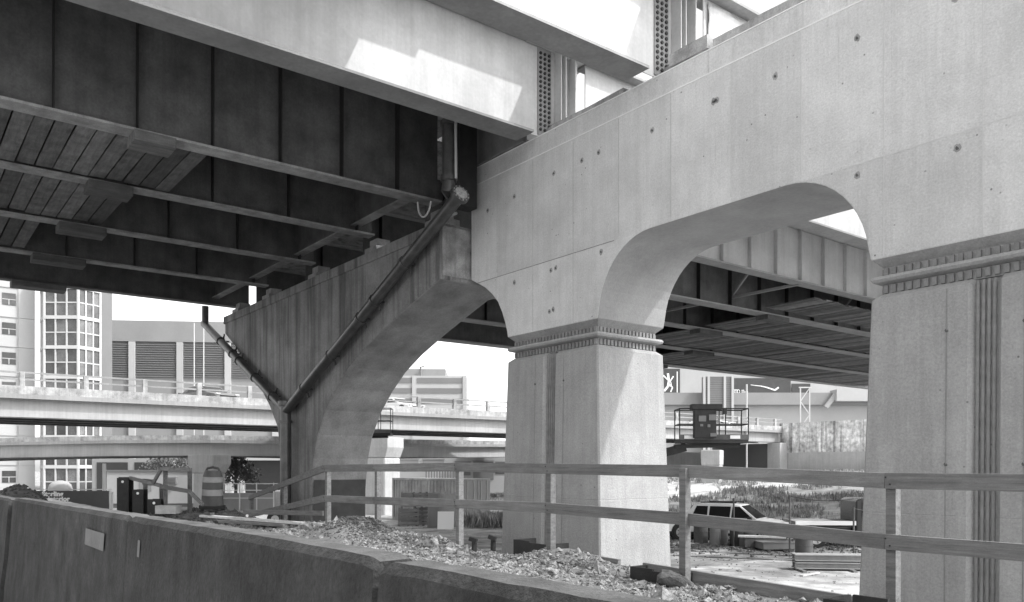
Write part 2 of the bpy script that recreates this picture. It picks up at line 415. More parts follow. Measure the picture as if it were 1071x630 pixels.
for x, z in hs:
    if h0 is None:
        h0 = obj('tie_hole', hole_mesh(), 'hole_dark', bent); hl = h0.location.copy()
    o = h0 if h0.get('u') is None else inst(h0, bent)
    h0['u'] = 1; o.location = hl + Vector((x, PY0, Z(z)))
del h0['u']
mat('concrete_stain', 0.30, .3, 6)
for i, (x, z) in enumerate(hs):
    mb = MB(); n = 14; mb.b.faces.new([mb.b.verts.new((x+math.cos(6.283*k/n)*(.05+.02*vnoise(k*.9, i*3.1)), PY0-.0015, Z(z)+math.sin(6.283*k/n)*(.055+.03*vnoise(k*.8, i*2.3)))) for k in range(n)]); obj('stain', mb, 'concrete_stain', bent)
mb = MB(); mb.box(-15.8, -1.66, PY0-.004, PY0+.049, Z(6.646), Z(6.668)); obj('ledge_highlight', mb, 'concrete_highlight', bent)  # pale strip paints the sunlit line along the ledge
mb = MB(); mb.box(-15.78, -1.66, PY0+.042, PY0+.07, Z(7.078), Z(7.098)); obj('ledge_highlight', mb, 'concrete_highlight', bent)  # second painted bright line, along the top edge
mat('rust_stain', 0.30, .3, 9)
def shaft(x0, x1, first):
    cx = (x0+x1)/2; top = 2.355; bot = -3.35; bt_ = .035; by = .03
    def ring(z, grow, inset=0):
        g = grow; a = x0-g+inset; c = x1+g-inset; y0 = PY0-grow*.5+inset; y1 = PY1+grow*.5-inset; e = .03
        pts = [(a+e, y0), (cx-.20, y0), (cx-.135, y0+.08), (cx+.135, y0+.08), (cx+.20, y0), (c-e, y0), (c, y0+e), (c, y1-e), (c-e, y1), (cx+.20, y1), (cx+.135, y1-.08), (cx-.135, y1-.08), (cx-.20, y1), (a+e, y1), (a, y1-e), (a, y0+e)]
        return [(x, y, Z(z)) for x, y in pts]
    mb = MB(); mb.loft([ring(bot, (top-bot)*bt_), ring(-0.63, (top+.63)*bt_), ring(-.62, (top+.62)*bt_, .004), ring(-.61, (top+.61)*bt_), ring(2.355, 0), ring(2.44, 0, .10)])
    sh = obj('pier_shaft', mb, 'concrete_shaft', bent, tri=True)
    # fluted strip in the groove
    for k in range(4):
        xx = cx - .099 + .066*k
        mb = MB(); pts = []
        n = 60
        rings = []
        for i in range(n+1):
            z = bot + (2.40-bot)*i/n; g = (top-z)*bt_*.5
            r = .022 + (.005 if i % 2 else 0)
            rings.append([(xx + r*math.cos(a), PY0-g+.068 - r*1.3*math.sin(a), Z(z)) for a in [math.pi*q/5 for q in range(6)]])
        mb.loft(rings); obj('flute', mb, 'flute_grey', bent)
    # joints on the front face
    for s in (-.46, .46):
        mb = MB(); zz = [bot, 2.35]; w = .008
        mb.b.faces.new([mb.b.verts.new((cx+s+dx, PY0-(top-z)*bt_*.5-.004, Z(z))) for dx, z in ((-w, bot), (w, bot), (w, 2.35), (-w, 2.35))])
        obj('form_joint', mb, 'concrete_joint', bent)
        for z in (1.8, .05):
            o = inst(h0, bent); o.location = hl + Vector((cx+s, PY0-(top-z)*bt_*.5, Z(z)))
    # capital
    def rr(i, z): return [(x0+i, PY0+i, Z(z)), (x1-i, PY0+i, Z(z)), (x1-i, PY1-i, Z(z)), (x0+i, PY1-i, Z(z))]
    mb = MB(); mb.loft([rr(.13, 2.43), rr(.13, 2.57), rr(.02, 2.60), rr(-.005, 2.64), rr(.02, 2.685), rr(.13, 2.70), rr(.13, 2.81), rr(.01, 2.925)])
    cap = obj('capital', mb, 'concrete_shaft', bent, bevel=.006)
    mb = MB()
    for z0, z1 in ((2.45, 2.56), (2.705, 2.80)):
        n = 25
        for k in range(n):
            x = x0+.17+(x1-x0-.34)*k/(n-1)
            for yy in (PY0+.13, PY1-.13): mb.box(x-.03, x+.03, yy-.04, yy+.04, Z(z0), Z(z1))
        n = 16
        for k in range(n):
            y = PY0+.19+(PY1-PY0-.38)*k/(n-1)
            for xx in (x0+.13, x1-.13): mb.box(xx-.04, xx+.04, y-.03, y+.03, Z(z0), Z(z1))
    stuff(obj('dentil_band', mb, 'flute_grey', bent))
shaft(*P[0], True); shaft(*P[1], False)

# ================================================================== OLD BENT
def old_bent(x_off, y_off, label, detail=True):
    t = thing('old_concrete_bent', (-24.4+x_off, 11.1+y_off, G), label, 'bridge pier')
    pr = [(-16.0, 5.70), (-16.0, 4.40), (-17.2, 4.05), (-18.6, 3.62), (-19.8, 3.2), (-20.7, 2.8), (-21.5, 2.28), (-22.2, 1.7), (-22.75, 1.0), (-23.05, .3), (-23.2, -.6), (-23.25, -3.3),
          (-25.7, -3.3), (-25.7, .6), (-25.9, 1.35), (-26.6, 2.1), (-28.0, 3.2), (-30.0, 4.5), (-31.1, 5.1), (-31.1, 5.70)]
    mb = MB(); mb.prism([(x+x_off, Z(z)) for x, z in pr], 'y', 10.2+y_off, 12.05+y_off)
    # bevel arris between front face and haunch is softened by a modifier
    hm = obj('hammerhead', mb, 'concrete_old', t, bevel=.05, tri=True)
    hm.data.materials.append(MATS['concrete_old_soffit'])
    for f in hm.data.polygons:
        if abs(f.normal.y) < .5 and f.normal.z < -.02: f.material_index = 1
    mb = MB(); mb.box(-31.15+x_off, -16.05+x_off, 10.16+y_off, 12.09+y_off, Z(5.47), Z(5.74)); obj('cap_band', mb, 'concrete_old', t, bevel=.02)
    if detail:
        mb = MB(); n = 12; rings = []
        vs = [[mb.b.verts.new((-15.975+.03*vnoise(i*.9, j*.8), 10.26+1.7*i/12, Z(4.5+1.15*j/8))) for j in range(9)] for i in range(13)]
        for i in range(12):
            for j in range(8): mb.b.faces.new((vs[i][j], vs[i+1][j], vs[i+1][j+1], vs[i][j+1]))
        obj('spalled_end', mb, 'concrete_old_end', t)
        mb = MB(); mb.b.faces.new([mb.b.verts.new(p) for p in ((-23.13, 10.26, Z(-.35)), (-23.13, 11.99, Z(-.35)), (-23.235, 11.99, Z(-3.3)), (-23.235, 10.26, Z(-3.3)))])
        obj('dark_coating', mb, 'dark_coating', t)
    return t
old_bent(0, 0, 'old stained concrete hammerhead pier with curved haunches carrying the dark girders')
old_bent(-3, 56, 'second old concrete hammerhead pier far behind the right pier', False)

# bearing pedestals
def pedestal(x, y, label):
    mb = MB(); mb.box(x-.33, x+.33, y-.3, y+.3, Z(5.735), Z(6.02)); mb.box(x-.22, x+.22, y-.2, y+.2, Z(6.02), Z(6.24))
    tag(obj('bearing_block', mb, 'steel_flange', bevel=.015), label, 'bearing', 'bearing blocks on the old pier cap')

# ================================================================== GIRDERS
def girder(x, y0, y1, hb, depth, fw, web_m, fl_m, label, group, st=None, side=1, st_w=.17, splice=None, tfw=None):
    t = thing('steel_girder', (x, (y0+y1)/2, Z(hb)), label, 'girder', group)
    tf = .05
    mb = MB(); mb.box(x-.012, x+.012, y0, y1, Z(hb+tf-.003), Z(hb+depth-tf)); obj('web', mb, web_m, t)
    mb = MB(); mb.box(x-fw/2, x+fw/2, y0, y1, Z(hb), Z(hb+tf)); obj('bottom_flange', mb, fl_m, t)
    w2 = tfw or fw
    mb = MB(); mb.box(x-w2/2, x+w2/2, y0, y1, Z(hb+depth-tf-.003), Z(hb+depth)); obj('top_flange', mb, fl_m, t)
    if st:
        s0 = None
        for y in st:
            if s0 is None:
                mb = MB()
                xa, xb = (x+.01, x+.01+st_w) if side > 0 else (x-.01-st_w, x-.01)
                mb.box(xa, xb, -.008, .008, Z(hb+tf), Z(hb+depth-tf)); s0 = obj('stiffener', mb, 'steel_black' if web_m == 'steel_dark' else web_m, t); l0 = s0.location.copy(); o = s0
            else: o = inst(s0, t)
            o.location = l0 + Vector((0, y, 0))
    if splice:
        mb = MB(); mb.box(x-.3, x+.3, splice[0], splice[1], Z(hb-.20), Z(hb-.004)); obj('hanger_timber', mb, 'wood_dark_long', t, bevel=.01)
    return t
g1 = 'dark girders of the old deck over the road'
st = lambda a, b, s: [a + s*i for i in range(int((b-a)/s)+1)]
N = -14
girder(-16.5, N, 10.45, 6.3, 2.2, .42, 'steel_dark', 'steel_flange', 'nearest dark girder with vertical stiffeners, ending beside the downpipe', g1, st(2.36-1.39*8, 10.3, 1.39), splice=(3.65, 4.4))
girder(-19.9, N, 10.5, 6.3, 2.2, .36, 'steel_dark', 'steel_flange', 'second dark girder, seen behind the plank platform and the nearest dark girder', g1, st(-9, 10.4, 1.9), splice=(3.5, 4.4))
girder(-23.7, N, 10.5, 6.3, 2.2, .36, 'steel_dark', 'steel_flange', 'third dark girder counted from the new concrete beam', g1, st(-9, 10.4, 1.9), splice=(3.5, 4.6))
girder(-27.6, N, 10.5, 6.3, 2.2, .36, 'steel_dark', 'steel_flange', 'fourth dark girder, last but one toward the glass tower', g1, st(-9, 10.4, 1.9), splice=(3.4, 4.8))
girder(-31.6, N, 11.3, 6.25, 2.25, .40, 'steel_dark', 'steel_dark', 'outermost dark girder whose lower edge meets the white sky', g1, None, splice=(3.3, 4.9))
for i, (x, nm) in enumerate(((-16.75, 'nearest to the new beam'), (-19.9, 'under the second girder'), (-23.7, 'under the third girder'), (-27.6, 'under the fourth girder'), (-30.7, 'at the far left tip'))):
    pedestal(x, 10.75, 'bearing block on the stained pier cap ' + nm)
# fascia girders of the new structure
gn = 'pale fascia girders resting on the new beam'
girder(-13.75, -9, 10.95, 7.17, 2.1, .60, 'steel_light', 'steel_mid', 'pale girder with a stepped sunlit patch, directly above the dark girders', gn)
girder(-10.35, -9, 10.85, 7.17, 2.1, .60, 'steel_light', 'steel_mid', 'nearest pale girder crossing the top edge of the photo', gn)
# bolted, stepped girder ends on the beam
def girder_end(x, label):
    t = thing('bearing_stiffener_post', (x, 11.5, Z(7.1)), label, 'girder end', 'bolted girder ends on the new beam')
    mb = MB(); mb.box(x-.009, x+.009, 10.7, 12.45, Z(7.26), Z(9.2)); obj('web', mb, 'steel_light', t)
    mb = MB(); mb.box(x+.012, x+.03, 11.28, 11.66, Z(7.3), Z(9.2)); obj('bolt_plate', mb, 'steel_mid', t)
    mb = MB()
    for i in range(3):
        for j in range(17): mb.tube([(x+.028, 11.35+.12*i, Z(7.42+.104*j)), (x+.055, 11.35+.12*i, Z(7.42+.104*j))], .034, 6)
    stuff(obj('bolt', mb, 'steel_black', t))
    for y in (11.78, 11.92, 12.2):
        mb = MB(); mb.box(x+.012, x+.24, y-.012, y+.012, Z(7.55), Z(9.2)); obj('bearing_stiffener', mb, 'steel_light', t)
    mb = MB(); mb.box(x-.3, x+.3, 11.6, 12.5, Z(7.5), Z(7.55)); obj('sole_plate', mb, 'steel_mid', t)
    mb = MB(); mb.box(x-.28, x+.28, 11.55, 12.5, Z(7.28), Z(7.498)); mb.box(x-.2, x+.2, 11.75, 12.3, Z(7.09), Z(7.28)); obj('bearing', mb, 'concrete_shaft', t, bevel=.01)
girder_end(-13.75, 'bolted bearing end of the pale girder with the stepped sunlit patch')
girder_end(-10.35, 'bolted bearing end of the nearest pale girder at the top edge')
# weathered blocks along the beam top
def seat(x0, x1, y0, y1, z0, z1, label, m='concrete_old_end'):
    mb = MB(); n = 8; rings = []
    for i in range(n+1):
        x = x0+(x1-x0)*i/n; e = .03*vnoise(x*3, 2); rings.append([(x, y0+e*.3, Z(z0)), (x, y1, Z(z0)), (x, y1, Z(z1)+e), (x, y0, Z(z1)+e)])
    mb.loft(rings); tag(obj('seat_block', mb, m), label, 'concrete seat', 'seat blocks on top of the new beam')
seat(-13.35, -11.2, 11.35, 11.75, 7.085, 7.38, 'long weathered seat block between the two bolted girder ends')
seat(-9.98, -9.12, 11.3, 11.8, 7.30, 7.54, 'short square seat block just right of the nearest bolted girder end')
seat(-9.0, -6.3, 11.3, 11.75, 7.085, 7.40, 'long pale seat block nearest the top edge of the photo')
mb = MB(); vv = [[mb.b.verts.new((-10.30+.05*vnoise(i*.9+j*.9, j*.35-i*.1), 12.8+3.0*i/24, Z(7.35+1.8*j/20))) for j in range(21)] for i in range(25)]
for i in range(24):
    for j in range(20): mb.b.faces.new((vv[i][j], vv[i+1][j], vv[i+1][j+1], vv[i][j+1])).smooth = True
so_ = obj('plastic_sheet', mb, 'sheet_pale'); sm_ = so_.modifiers.new('solid', 'SOLIDIFY'); sm_.thickness = .004
tag(so_, 'creased pale plastic sheet hung on the girder behind the bolted end at the top edge', 'plastic sheet')
gb = 'girders of the span behind the new bent'
YB = 62
girder(-13.75, 12.7, YB, 7.17, 2.1, .60, 'steel_light', 'steel_mid', 'outer pale girder behind the bent, glimpsed at the top right of the arch', gb)
girder(-10.35, 12.7, YB, 7.17, 2.1, .60, 'steel_light', 'steel_mid', 'pale girder behind the bolted end at the top edge, nearest of the rear span', gb)
girder(-17.15, 12.4, YB, 6.74, 2.0, .50, 'steel_grey', 'steel_mid', 'light grey stiffened girder seen through the top of the arch', gb, st(12.9, YB-1, 1.5), st_w=.14)
girder(-20.2, 12.4, YB, 6.3, 2.2, .60, 'steel_dark', 'steel_mid', 'second girder down inside the arch, above the dark plank platform', gb, st(13, YB-1, 1.9), splice=(28.5, 30.0))
girder(-24.1, 12.4, YB, 6.3, 2.2, .60, 'steel_dark', 'steel_mid', 'third girder down inside the arch, crossing behind the pier capital', gb, st(13, YB-1, 1.9), splice=(29, 30.6))
girder(-28.7, 12.4, YB, 6.3, 2.2, .65, 'steel_dark', 'steel_mid', 'fourth girder down inside the arch, near the far ramp', gb, st(13, YB-1, 3.8), splice=(34, 35.8))
girder(-33.8, 12.4, YB, 6.3, 2.2, .70, 'steel_dark', 'steel_mid', 'lowest girder inside the arch, against the white sky', gb, None, splice=(36, 37.8))
for i, (x, nm) in enumerate(((-20.2, 'second'), (-24.1, 'third'), (-28.7, 'fourth'))): pedestal(x, 11.75 if False else 11.72, 'rear bearing block on the stained pier cap below the %s rear girder' % nm)
# decks
def slab(name, x0, x1, y0, y1, z0, z1, m, label, cat='bridge deck'):
    mb = MB(); mb.box(x0, x1, y0, y1, Z(z0), Z(z1)); return tag(obj(name, mb, m), label, cat)
slab('bridge_deck', -33.2, -15.9, N-2, 11.295, 8.502, 8.78, 'concrete_old', 'dark concrete deck slab on top of the old girders over the road')
slab('bridge_deck', -35.4, -17.9, 11.3, YB, 8.502, 8.8, 'concrete_old', 'concrete deck slab on the girders behind the bent')
slab('shade_panel', -17.1, -15.1, 12.95, YB, 8.76, 8.82, 'bounce_pale', 'formwork added to shade the light grey stiffened girder inside the arch', 'formwork')  # unseen panel, added to keep sun off the rear grey web
slab('shade_panel', -17.2, -13.55, N-2, 12.9, 9.275, 9.33, 'bounce_pale', 'formwork added between the first pale girder and the dark girders to shade the dark webs', 'formwork')  # unseen panel, added to keep sun off the dark girder webs
# unseen overhead strips, added and sized to cast the shade on the pale webs
slab('shade_panel', -13.545, -12.1, 1.5, 7.55, 9.275, 9.33, 'bounce_pale', 'wide formwork added to shade the pale girder left of its stepped sunlit patch', 'formwork')
slab('shade_panel', -13.545, -12.86, 7.56, 8.75, 9.275, 9.33, 'bounce_pale', 'short formwork strip added to shape the left step of the sunlit patch', 'formwork')
slab('shade_panel', -13.545, -12.0, 11.36, 12.6, 9.275, 9.33, 'bounce_pale', 'wide formwork added to shade the bolted end of the pale girder with the stepped patch', 'formwork')
slab('shade_panel', -10.6, -8.6, 11.36, 12.6, 9.335, 9.39, 'bounce_pale', 'wide formwork added to shade the bolted end of the nearest pale girder', 'formwork')
slab('shade_panel', -13.545, -13.0, 8.76, 11.35, 9.275, 9.33, 'bounce_pale', 'narrow formwork strip added to shade the web above the sunlit patch', 'formwork')
slab('shade_panel', -10.6, -9.75, 8.21, 12.6, 9.275, 9.33, 'bounce_pale', 'narrow formwork strip added to shade the web of the nearest pale girder', 'formwork')

# end diaphragms and cross frames
def diaphragm(x0, x1, y, z0, z1, label, m='steel_dark', fm='steel_flange'):
    t = thing('cross_beam', ((x0+x1)/2, y, Z(z0)), label, 'cross beam', 'cross beams between the girders')
    mb = MB(); mb.box(x0, x1, y-.01, y+.01, Z(z0+.03), Z(z1)); obj('web', mb, m, t)
    mb = MB(); mb.box(x0, x1, y-.14, y+.14, Z(z0), Z(z0+.03)); obj('flange', mb, fm, t)
xx = [-16.5, -19.9, -23.7, -27.6, -31.6]
for i in range(4): diaphragm(xx[i+1]+.02, xx[i]-.02, 10.0, 6.5, 8.4, 'end cross beam over the old pier cap, bay %s' % ['nearest the downpipe', 'second from the downpipe', 'third from the downpipe', 'next to the white sky'][i])
diaphragm(-16.3, -13.95, 11.15, 7.12, 9.2, 'end plate between the nearest dark girder and the pale girder, just above the beam corner', 'steel_mid', 'steel_mid')
def xframe(x0, x1, y, z0, z1, label, m='steel_mid'):
    t = thing('cross_frame', ((x0+x1)/2, y, Z(z0)), label, 'cross frame', 'braced cross frames of the rear span')
    mb = MB(); xm = (x0+x1)/2
    mb.beam((x0, y, Z(z0)), (x1, y, Z(z0)), .1, .1); obj('lower_chord', mb, m, t)
    for a, c in ((x0, xm), (x1, xm)):
        mb = MB(); mb.beam((a, y, Z(z0+.05)), (c, y, Z(z1)), .08, .08); obj('diagonal', mb, m, t)
for j, y in enumerate((19, 26.5, 34, 42)):
    for i, (a, c) in enumerate(((-17.17, -20.18), (-20.22, -24.08), (-24.12, -28.68), (-28.72, -33.78))):
        xframe(c, a, y, 6.75, 8.3, '%s cross frame behind the bent, %s bay from the arch side' % (['nearest', 'second', 'third', 'farthest'][j], ['first', 'second', 'third', 'fourth'][i]))

# plank platforms
def platform(x0, x1, y0, y1, z, along, label, w=.24, m='wood_dark', cat='plank platform'):
    t = thing('plank_platform', ((x0+x1)/2, (y0+y1)/2, z), label, cat, 'timber platforms slung between the girders')
    k = 0; a, e = (y0, y1) if along == 'x' else (x0, x1); n = int(abs(e-a)/w); src = None
    for i in range(n):
        c = a + (i+.5)*(e-a)/n; ww = w*random.uniform(.86, .95)
        if src is None:
            mb = MB()
            if along == 'x': mb.box(-(x1-x0)/2+.1, (x1-x0)/2-.1, -ww/2, ww/2, -.022, .022)
            else: mb.box(-ww/2, ww/2, -(y1-y0)/2, (y1-y0)/2, -.022, .022)
            src = obj('plank', mb, m, t, local=True); o = src
        else: o = inst(src, t)
        o.location = ((random.uniform(-.09, .09), c-(y0+y1)/2, random.uniform(-.012, .012)) if along == 'x' else (c-(x0+x1)/2, 0, random.uniform(-.012, .012)))
        o.rotation_euler = (random.uniform(-.03, .03), 0, random.uniform(-.006, .006))
platform(-19.75, -16.75, -4, 5.2, Z(6.40), 'x', 'dark plank platform between the nearest two dark girders', w=.34)
platform(-23.5, -20.1, -4, 4.5, Z(6.40), 'x', 'dark plank platform between the second and third dark girders', w=.34)
platform(-27.4, -23.9, -4, 3.2, Z(6.40), 'x', 'dark plank platform at the left edge, above the white building', w=.34)
platform(-23.75, -20.55, 29, 60, Z(6.39), 'x', 'dark plank platform inside the arch, upper bay', w=.42)
platform(-28.35, -24.45, 29.3, 60, Z(6.39), 'x', 'dark plank platform inside the arch, middle bay', w=.42)
platform(-33.4, -29.05, 34.5, 60, Z(6.39), 'x', 'dark plank platform inside the arch, lowest bay', w=.42)
platform(-19.85, -17.45, 28, 60, Z(6.5), 'x', 'dark plank platform just below the light stiffened girder', w=.42)

# ================================================================== DRAIN PIPES
pt = thing('drain_pipe', (-24.46, 9.95, G), 'dark metal drain pipes meeting in a Y on the face of the stained pier', 'pipe')
Yp = 9.93
cap = (-14.8, Yp, Z(5.95)); jun = (-24.46, Yp, Z(1.80)); lt = (-32.75, Yp, Z(5.70))
mb = MB(); mb.tube([cap, jun], .145, 20); p_ = obj('right_branch', mb, 'pipe_metal', pt)
mb = MB(); mb.tube([lt, jun], .14, 20); obj('left_branch', mb, 'pipe_metal', pt)
mb = MB(); mb.tube([(-24.5, Yp, Z(2.1)), (-24.5, Yp, G-.2)], .17, 20); obj('downpipe', mb, 'pipe_metal', pt)
mb = MB(); mb.tube([(-24.5, Yp, Z(2.1)), (-24.5, Yp, Z(1.95))], .24, 20); obj('collar', mb, 'pipe_metal', pt)
mb = MB(); mb.tube([(-24.5, Yp, Z(1.5)), (-24.5, Yp, Z(1.42))], .21, 20); obj('collar', mb, 'pipe_metal', pt)
mb = MB(); dv = (Vector(cap)-Vector(jun)).normalized(); c0 = Vector(cap); mb.tube([c0, c0+dv*.10], .215, 24); obj('end_flange', mb, 'pipe_metal', pt)
mb = MB(); mb.tube([c0+dv*.101, c0+dv*.12], .15, 20); obj('end_cap', mb, 'pipe_cap', pt)
mb = MB()
sdv = dv.cross(Vector((0,1,0))).normalized(); yv = Vector((0,1,0))
for k in range(12):
    a = 2*math.pi*k/12; q = c0+dv*.09+(sdv*math.cos(a)+yv*math.sin(a))*.182; mb.tube([q, q+dv*.028], .016, 6)
stuff(obj('flange_bolt', mb, 'pipe_cap', pt))
for base, tip in ((jun, cap), (jun, lt)):
    v0 = Vector(base); v1 = Vector(tip); d = (v1-v0)
    for f in (.14, .33, .52, .60, .76):
        q = v0+d*f; u = d.normalized()
        mb = MB(); mb.tube([q-u*.045, q+u*.045], .17, 18)
        mb.beam(q+Vector((0, .0, 0)), q+Vector((0, .32, 0)), .06, .05)
        n_ = u.cross(Vector((0,1,0))).normalized(); mb.beam(q-n_*.28+Vector((0,.1,0)), q+n_*.28+Vector((0,.1,0)), .05, .04)
        obj('clamp', mb, 'pipe_metal', pt)
mb = MB(); mb.tube([(-15.2, Yp, Z(7.75)), (-15.2, Yp, Z(6.35)), (-15.22, Yp-.02, Z(6.15)), (-15.3, Yp, Z(5.9))], .15, 18); obj('upper_pipe', mb, 'pipe_metal', pt)
mb = MB(); mb.tube([(-15.2, Yp, Z(7.7)), (-15.2, Yp, Z(7.62))], .2, 18); obj('coupling', mb, 'pipe_metal', pt)
mb = MB(); mb.tube([(-15.2, Yp, Z(6.5)), (-15.2, Yp, Z(6.38))], .19, 18); obj('coupling', mb, 'pipe_metal', pt)
mb = MB(); mb.tube([(-32.6, Yp, Z(6.35)), (-32.6, Yp, Z(5.55))], .13, 16); obj('upper_pipe', mb, 'pipe_metal', pt)
mb = MB(); pts = [(-15.0+.0, 9.98, Z(7.7)), (-14.97, 9.97, Z(6.4))]; mb.tube(pts, .03, 8); obj('conduit', mb, 'steel_light', pt)
mb = MB(); mb.tube([(-16.1+.3*math.cos(a), 9.85, Z(6.22+.42*math.sin(a))) for a in [math.pi*(1+.9*k/10) for k in range(11)]], .022, 8, cap=True)
tag(obj('cable_loop', mb, 'steel_light'), 'thin cable loop hanging below the nearest dark girder end', 'cable')
mb = MB(); mb.tube([(-16.6, 10.6, Z(5.98)), (-15.9, 10.6, Z(5.98))], .035, 8); tag(obj('conduit', mb, 'steel_light'), 'short pale conduit between the spalled pier end and the new beam', 'conduit')
mb = MB(); mb.box(-15.75, -15.4, 10.35, 10.85, Z(6.0), Z(8.4)); mb.tube([(-15.35, 10.2, Z(6.0)), (-15.35, 10.2, Z(8.2))], .11, 14); tag(obj('steel_column', mb, 'steel_black', bevel=.02), 'black steel column beside the downpipe above the pier end', 'column')

# ================================================================== TIMBER FENCE
fx = [-15.04, -12.98, -10.36, -8.2, -5.89, -3.6, -1.4, .8]
def htop(x): return 0.0 - .11*max(0, (x+15)/12) if x < -3 else -.11
def lerp(x, pts):
    for (a, u), (c, v) in zip(pts, pts[1:]):
        if x <= c: return u+(v-u)*(x-a)/(c-a)
    return pts[-1][1]
def top(x): return lerp(x, [(-16, .0), (-15, -.0), (-10.4, .02), (-5.9, -.03), (-3.6, -.108), (1, -.12)])
def mid(x): return lerp(x, [(-16, -.6), (-15, -.6), (-10.4, -.54), (-8.2, -.52), (-5.9, -.55), (-3.6, -.64), (1, -.665)])
fen = thing('timber_fence', (-8, 6.95, Z(-1.3)), 'grey timber guard rail with posts running across the whole right half of the photo', 'fence')
for i, x in enumerate(fx):
    y = 6.96; w = .09
    lean = -.10 if i == 4 else random.uniform(-.02, .02)
    yy = 6.885 if i == 4 else 6.97
    mb = MB(); tp = top(x)+(.06 if i != 4 else .03)
    mb.beam((x+lean*-.3, yy, Z(tp)), (x-lean*.3, yy, Z(-1.55)), .09, .09, up=(0,1,0)); obj('post', mb, 'wood_fence', fen, bevel=.004)
for f, wd in ((top, .135), (mid, .135)):
    for i in range(len(fx)-1):
        a, c = fx[i], fx[i+1]
        mb = MB(); mb.beam((a-.03 if i else a-.08, 6.908-(.003 if i % 2 else 0), Z(f(a))), (c+.03-.062, 6.908-(.003 if i % 2 else 0), Z(f(c))), .038, wd*random.uniform(.96, 1.04)); o = obj('rail', mb, 'wood_fence', fen, bevel=.003)
mb = MB()
for i, x in enumerate(fx):
    for f in (top, mid):
        for dx, dz in ((-.02, .03), (.018, -.03)):
            if i == 4: continue
            q = Vector((x+dx, 6.884, Z(f(x)+dz))); mb.tube([q+Vector((0, .01, 0)), q-Vector((0, .004, 0))], .008, 6)
stuff(obj('nail', mb, 'steel_black', fen))
mb = MB(); mb.beam((-6.6, 7.03, Z(-1.19)), (-3.95, 7.03, Z(-1.26)), .05, .18); obj('toe_board', mb, 'wood_fence', fen, bevel=.004)
mb = MB(); mb.beam((-8.4, 7.03, Z(-1.12)), (-7.0, 7.03, Z(-1.16)), .05, .12); obj('toe_board', mb, 'wood_fence', fen, bevel=.004)
# descending ramp rail at the left
fr = thing('timber_fence', (-20, 8, G), 'timber guard rail sloping down to the left in front of the stained pier', 'fence')
A = Vector((-15.08, 6.95, Z(0))); B_ = at(262, 27, -.98)
for dz0, dz1 in ((0, 0), (-.6, -.58)):
    mb = MB(); mb.beam(A+Vector((0, -.05, dz0)), Vector(B_)+Vector((0, -.05, dz1)), .045, .14); obj('rail', mb, 'wood_fence', fr, bevel=.003)
for px, d in ((263, 27), (298, 21.2)):
    q = at(px, d, 0); k = (d-16.2)/(27-16.2)
    mb = MB(); mb.beam((q.x, q.y, Z(.12-1.0*k)), (q.x, q.y, G), .1, .1, up=(0,1,0)); obj('post', mb, 'wood_fence', fr)
mb = MB(); mb.box(-23.0, -15.5, 7.5, 9.8, G-.1, G+.6) if False else None
# loose boards on the bank
def board(p0, p1, w, t, label, m='wood_pale'):
    mb = MB(); mb.beam(p0, p1, w, t); tag(obj('loose_board', mb, m, bevel=.004), label, 'board', 'boards lying on the bank')
board(at(212, 18.5, -1.08), at(342, 15.8, -1.10), .18, .05, 'long pale board lying on the bank below the sloping rail')
board(at(232, 17.8, -1.16), at(300, 16.4, -1.15), .2, .05, 'darker board lying under the long pale board', 'wood_fence')
board(at(255, 18.3, -.98), at(338, 16.8, -.93), .05, .1, 'thin board standing on edge behind the long pale board', 'wood_fence')
board(at(205, 19, -1.1), at(222, 18.2, -1.02), .1, .05, 'short dark stick beside the traffic barrel', 'wood_dark')

# soldier piles
def hpile(px, d, top_h, label, w=.36, rz=0, bot=-2.0):
    X, Y = at(px, d); mb = MB(); t = .03
    t_ = thing('steel_pile', (X, Y, Z(bot)), label, 'steel pile', 'steel piles along the bank', rz)
    hh = top_h-bot
    mb = MB(); mb.box(-w/2, w/2, -w/2, -w/2+t, 0, hh); obj('flange', mb, 'steel_black', t_, local=True)
    mb = MB(); mb.box(-w/2, w/2, w/2-t, w/2, 0, hh); obj('flange', mb, 'steel_black', t_, local=True)
    mb = MB(); mb.box(-t/2, t/2, -w/2+t, w/2-t, 0, hh-.003); obj('web', mb, 'steel_black', t_, local=True)
    mb = MB(); mb.tube([(0, -w/2-.006, hh-.1), (0, -w/2+.002, hh-.1)], .035, 10); obj('hole_light', mb, 'print_white', t_, local=True)  # white disc painted for the light in the lifting hole
    return t_
hpile(131, 22, hp(500, 22), 'tallest black steel pile, left of the three by the site office', .31, PHI)
hpile(146.5, 21.5, hp(512, 21.5), 'middle black steel pile before the site office', .28, PHI)
hpile(164, 21, hp(522, 21), 'lowest black steel pile before the site office', .34, PHI)
def plate(px0, px1, y, htop, label, steps=None):
    def X_at(px): t = (px-535.5)/851; d = y/(math.sin(PHI)*t+math.cos(PHI)); return at(px, d)[0]
    x0, x1 = X_at(px0), X_at(px1); mb = MB()
    mb.box(x0, (x0+x1)/2-.01, y, y+.03, Z(-1.75), Z(htop)); mb.box((x0+x1)/2-.01, x1, y-.02, y+.01, Z(-1.75), Z(htop-.02 if steps is None else htop+steps)); mb.box(x0, x0+.03, y+.03, y+.4, Z(-1.75), Z(htop)); mb.box(x1-.03, x1, y+.01, y+.4, Z(-1.75), Z(htop-.02))
    tag(obj('steel_sheet', mb, 'steel_black'), label, 'steel pile', 'black steel sheets at the pier feet')
plate(537, 572, 7.15, -1.02, 'black steel sheet at the foot of the left pier, left of the rubble heap')
plate(659, 708, 6.75, -1.12, 'black steel sheet under the sunlit side of the left pier')
plate(861, 930, 6.45, -1.13, 'black steel sheet at the bottom right beside the right pier', .07)
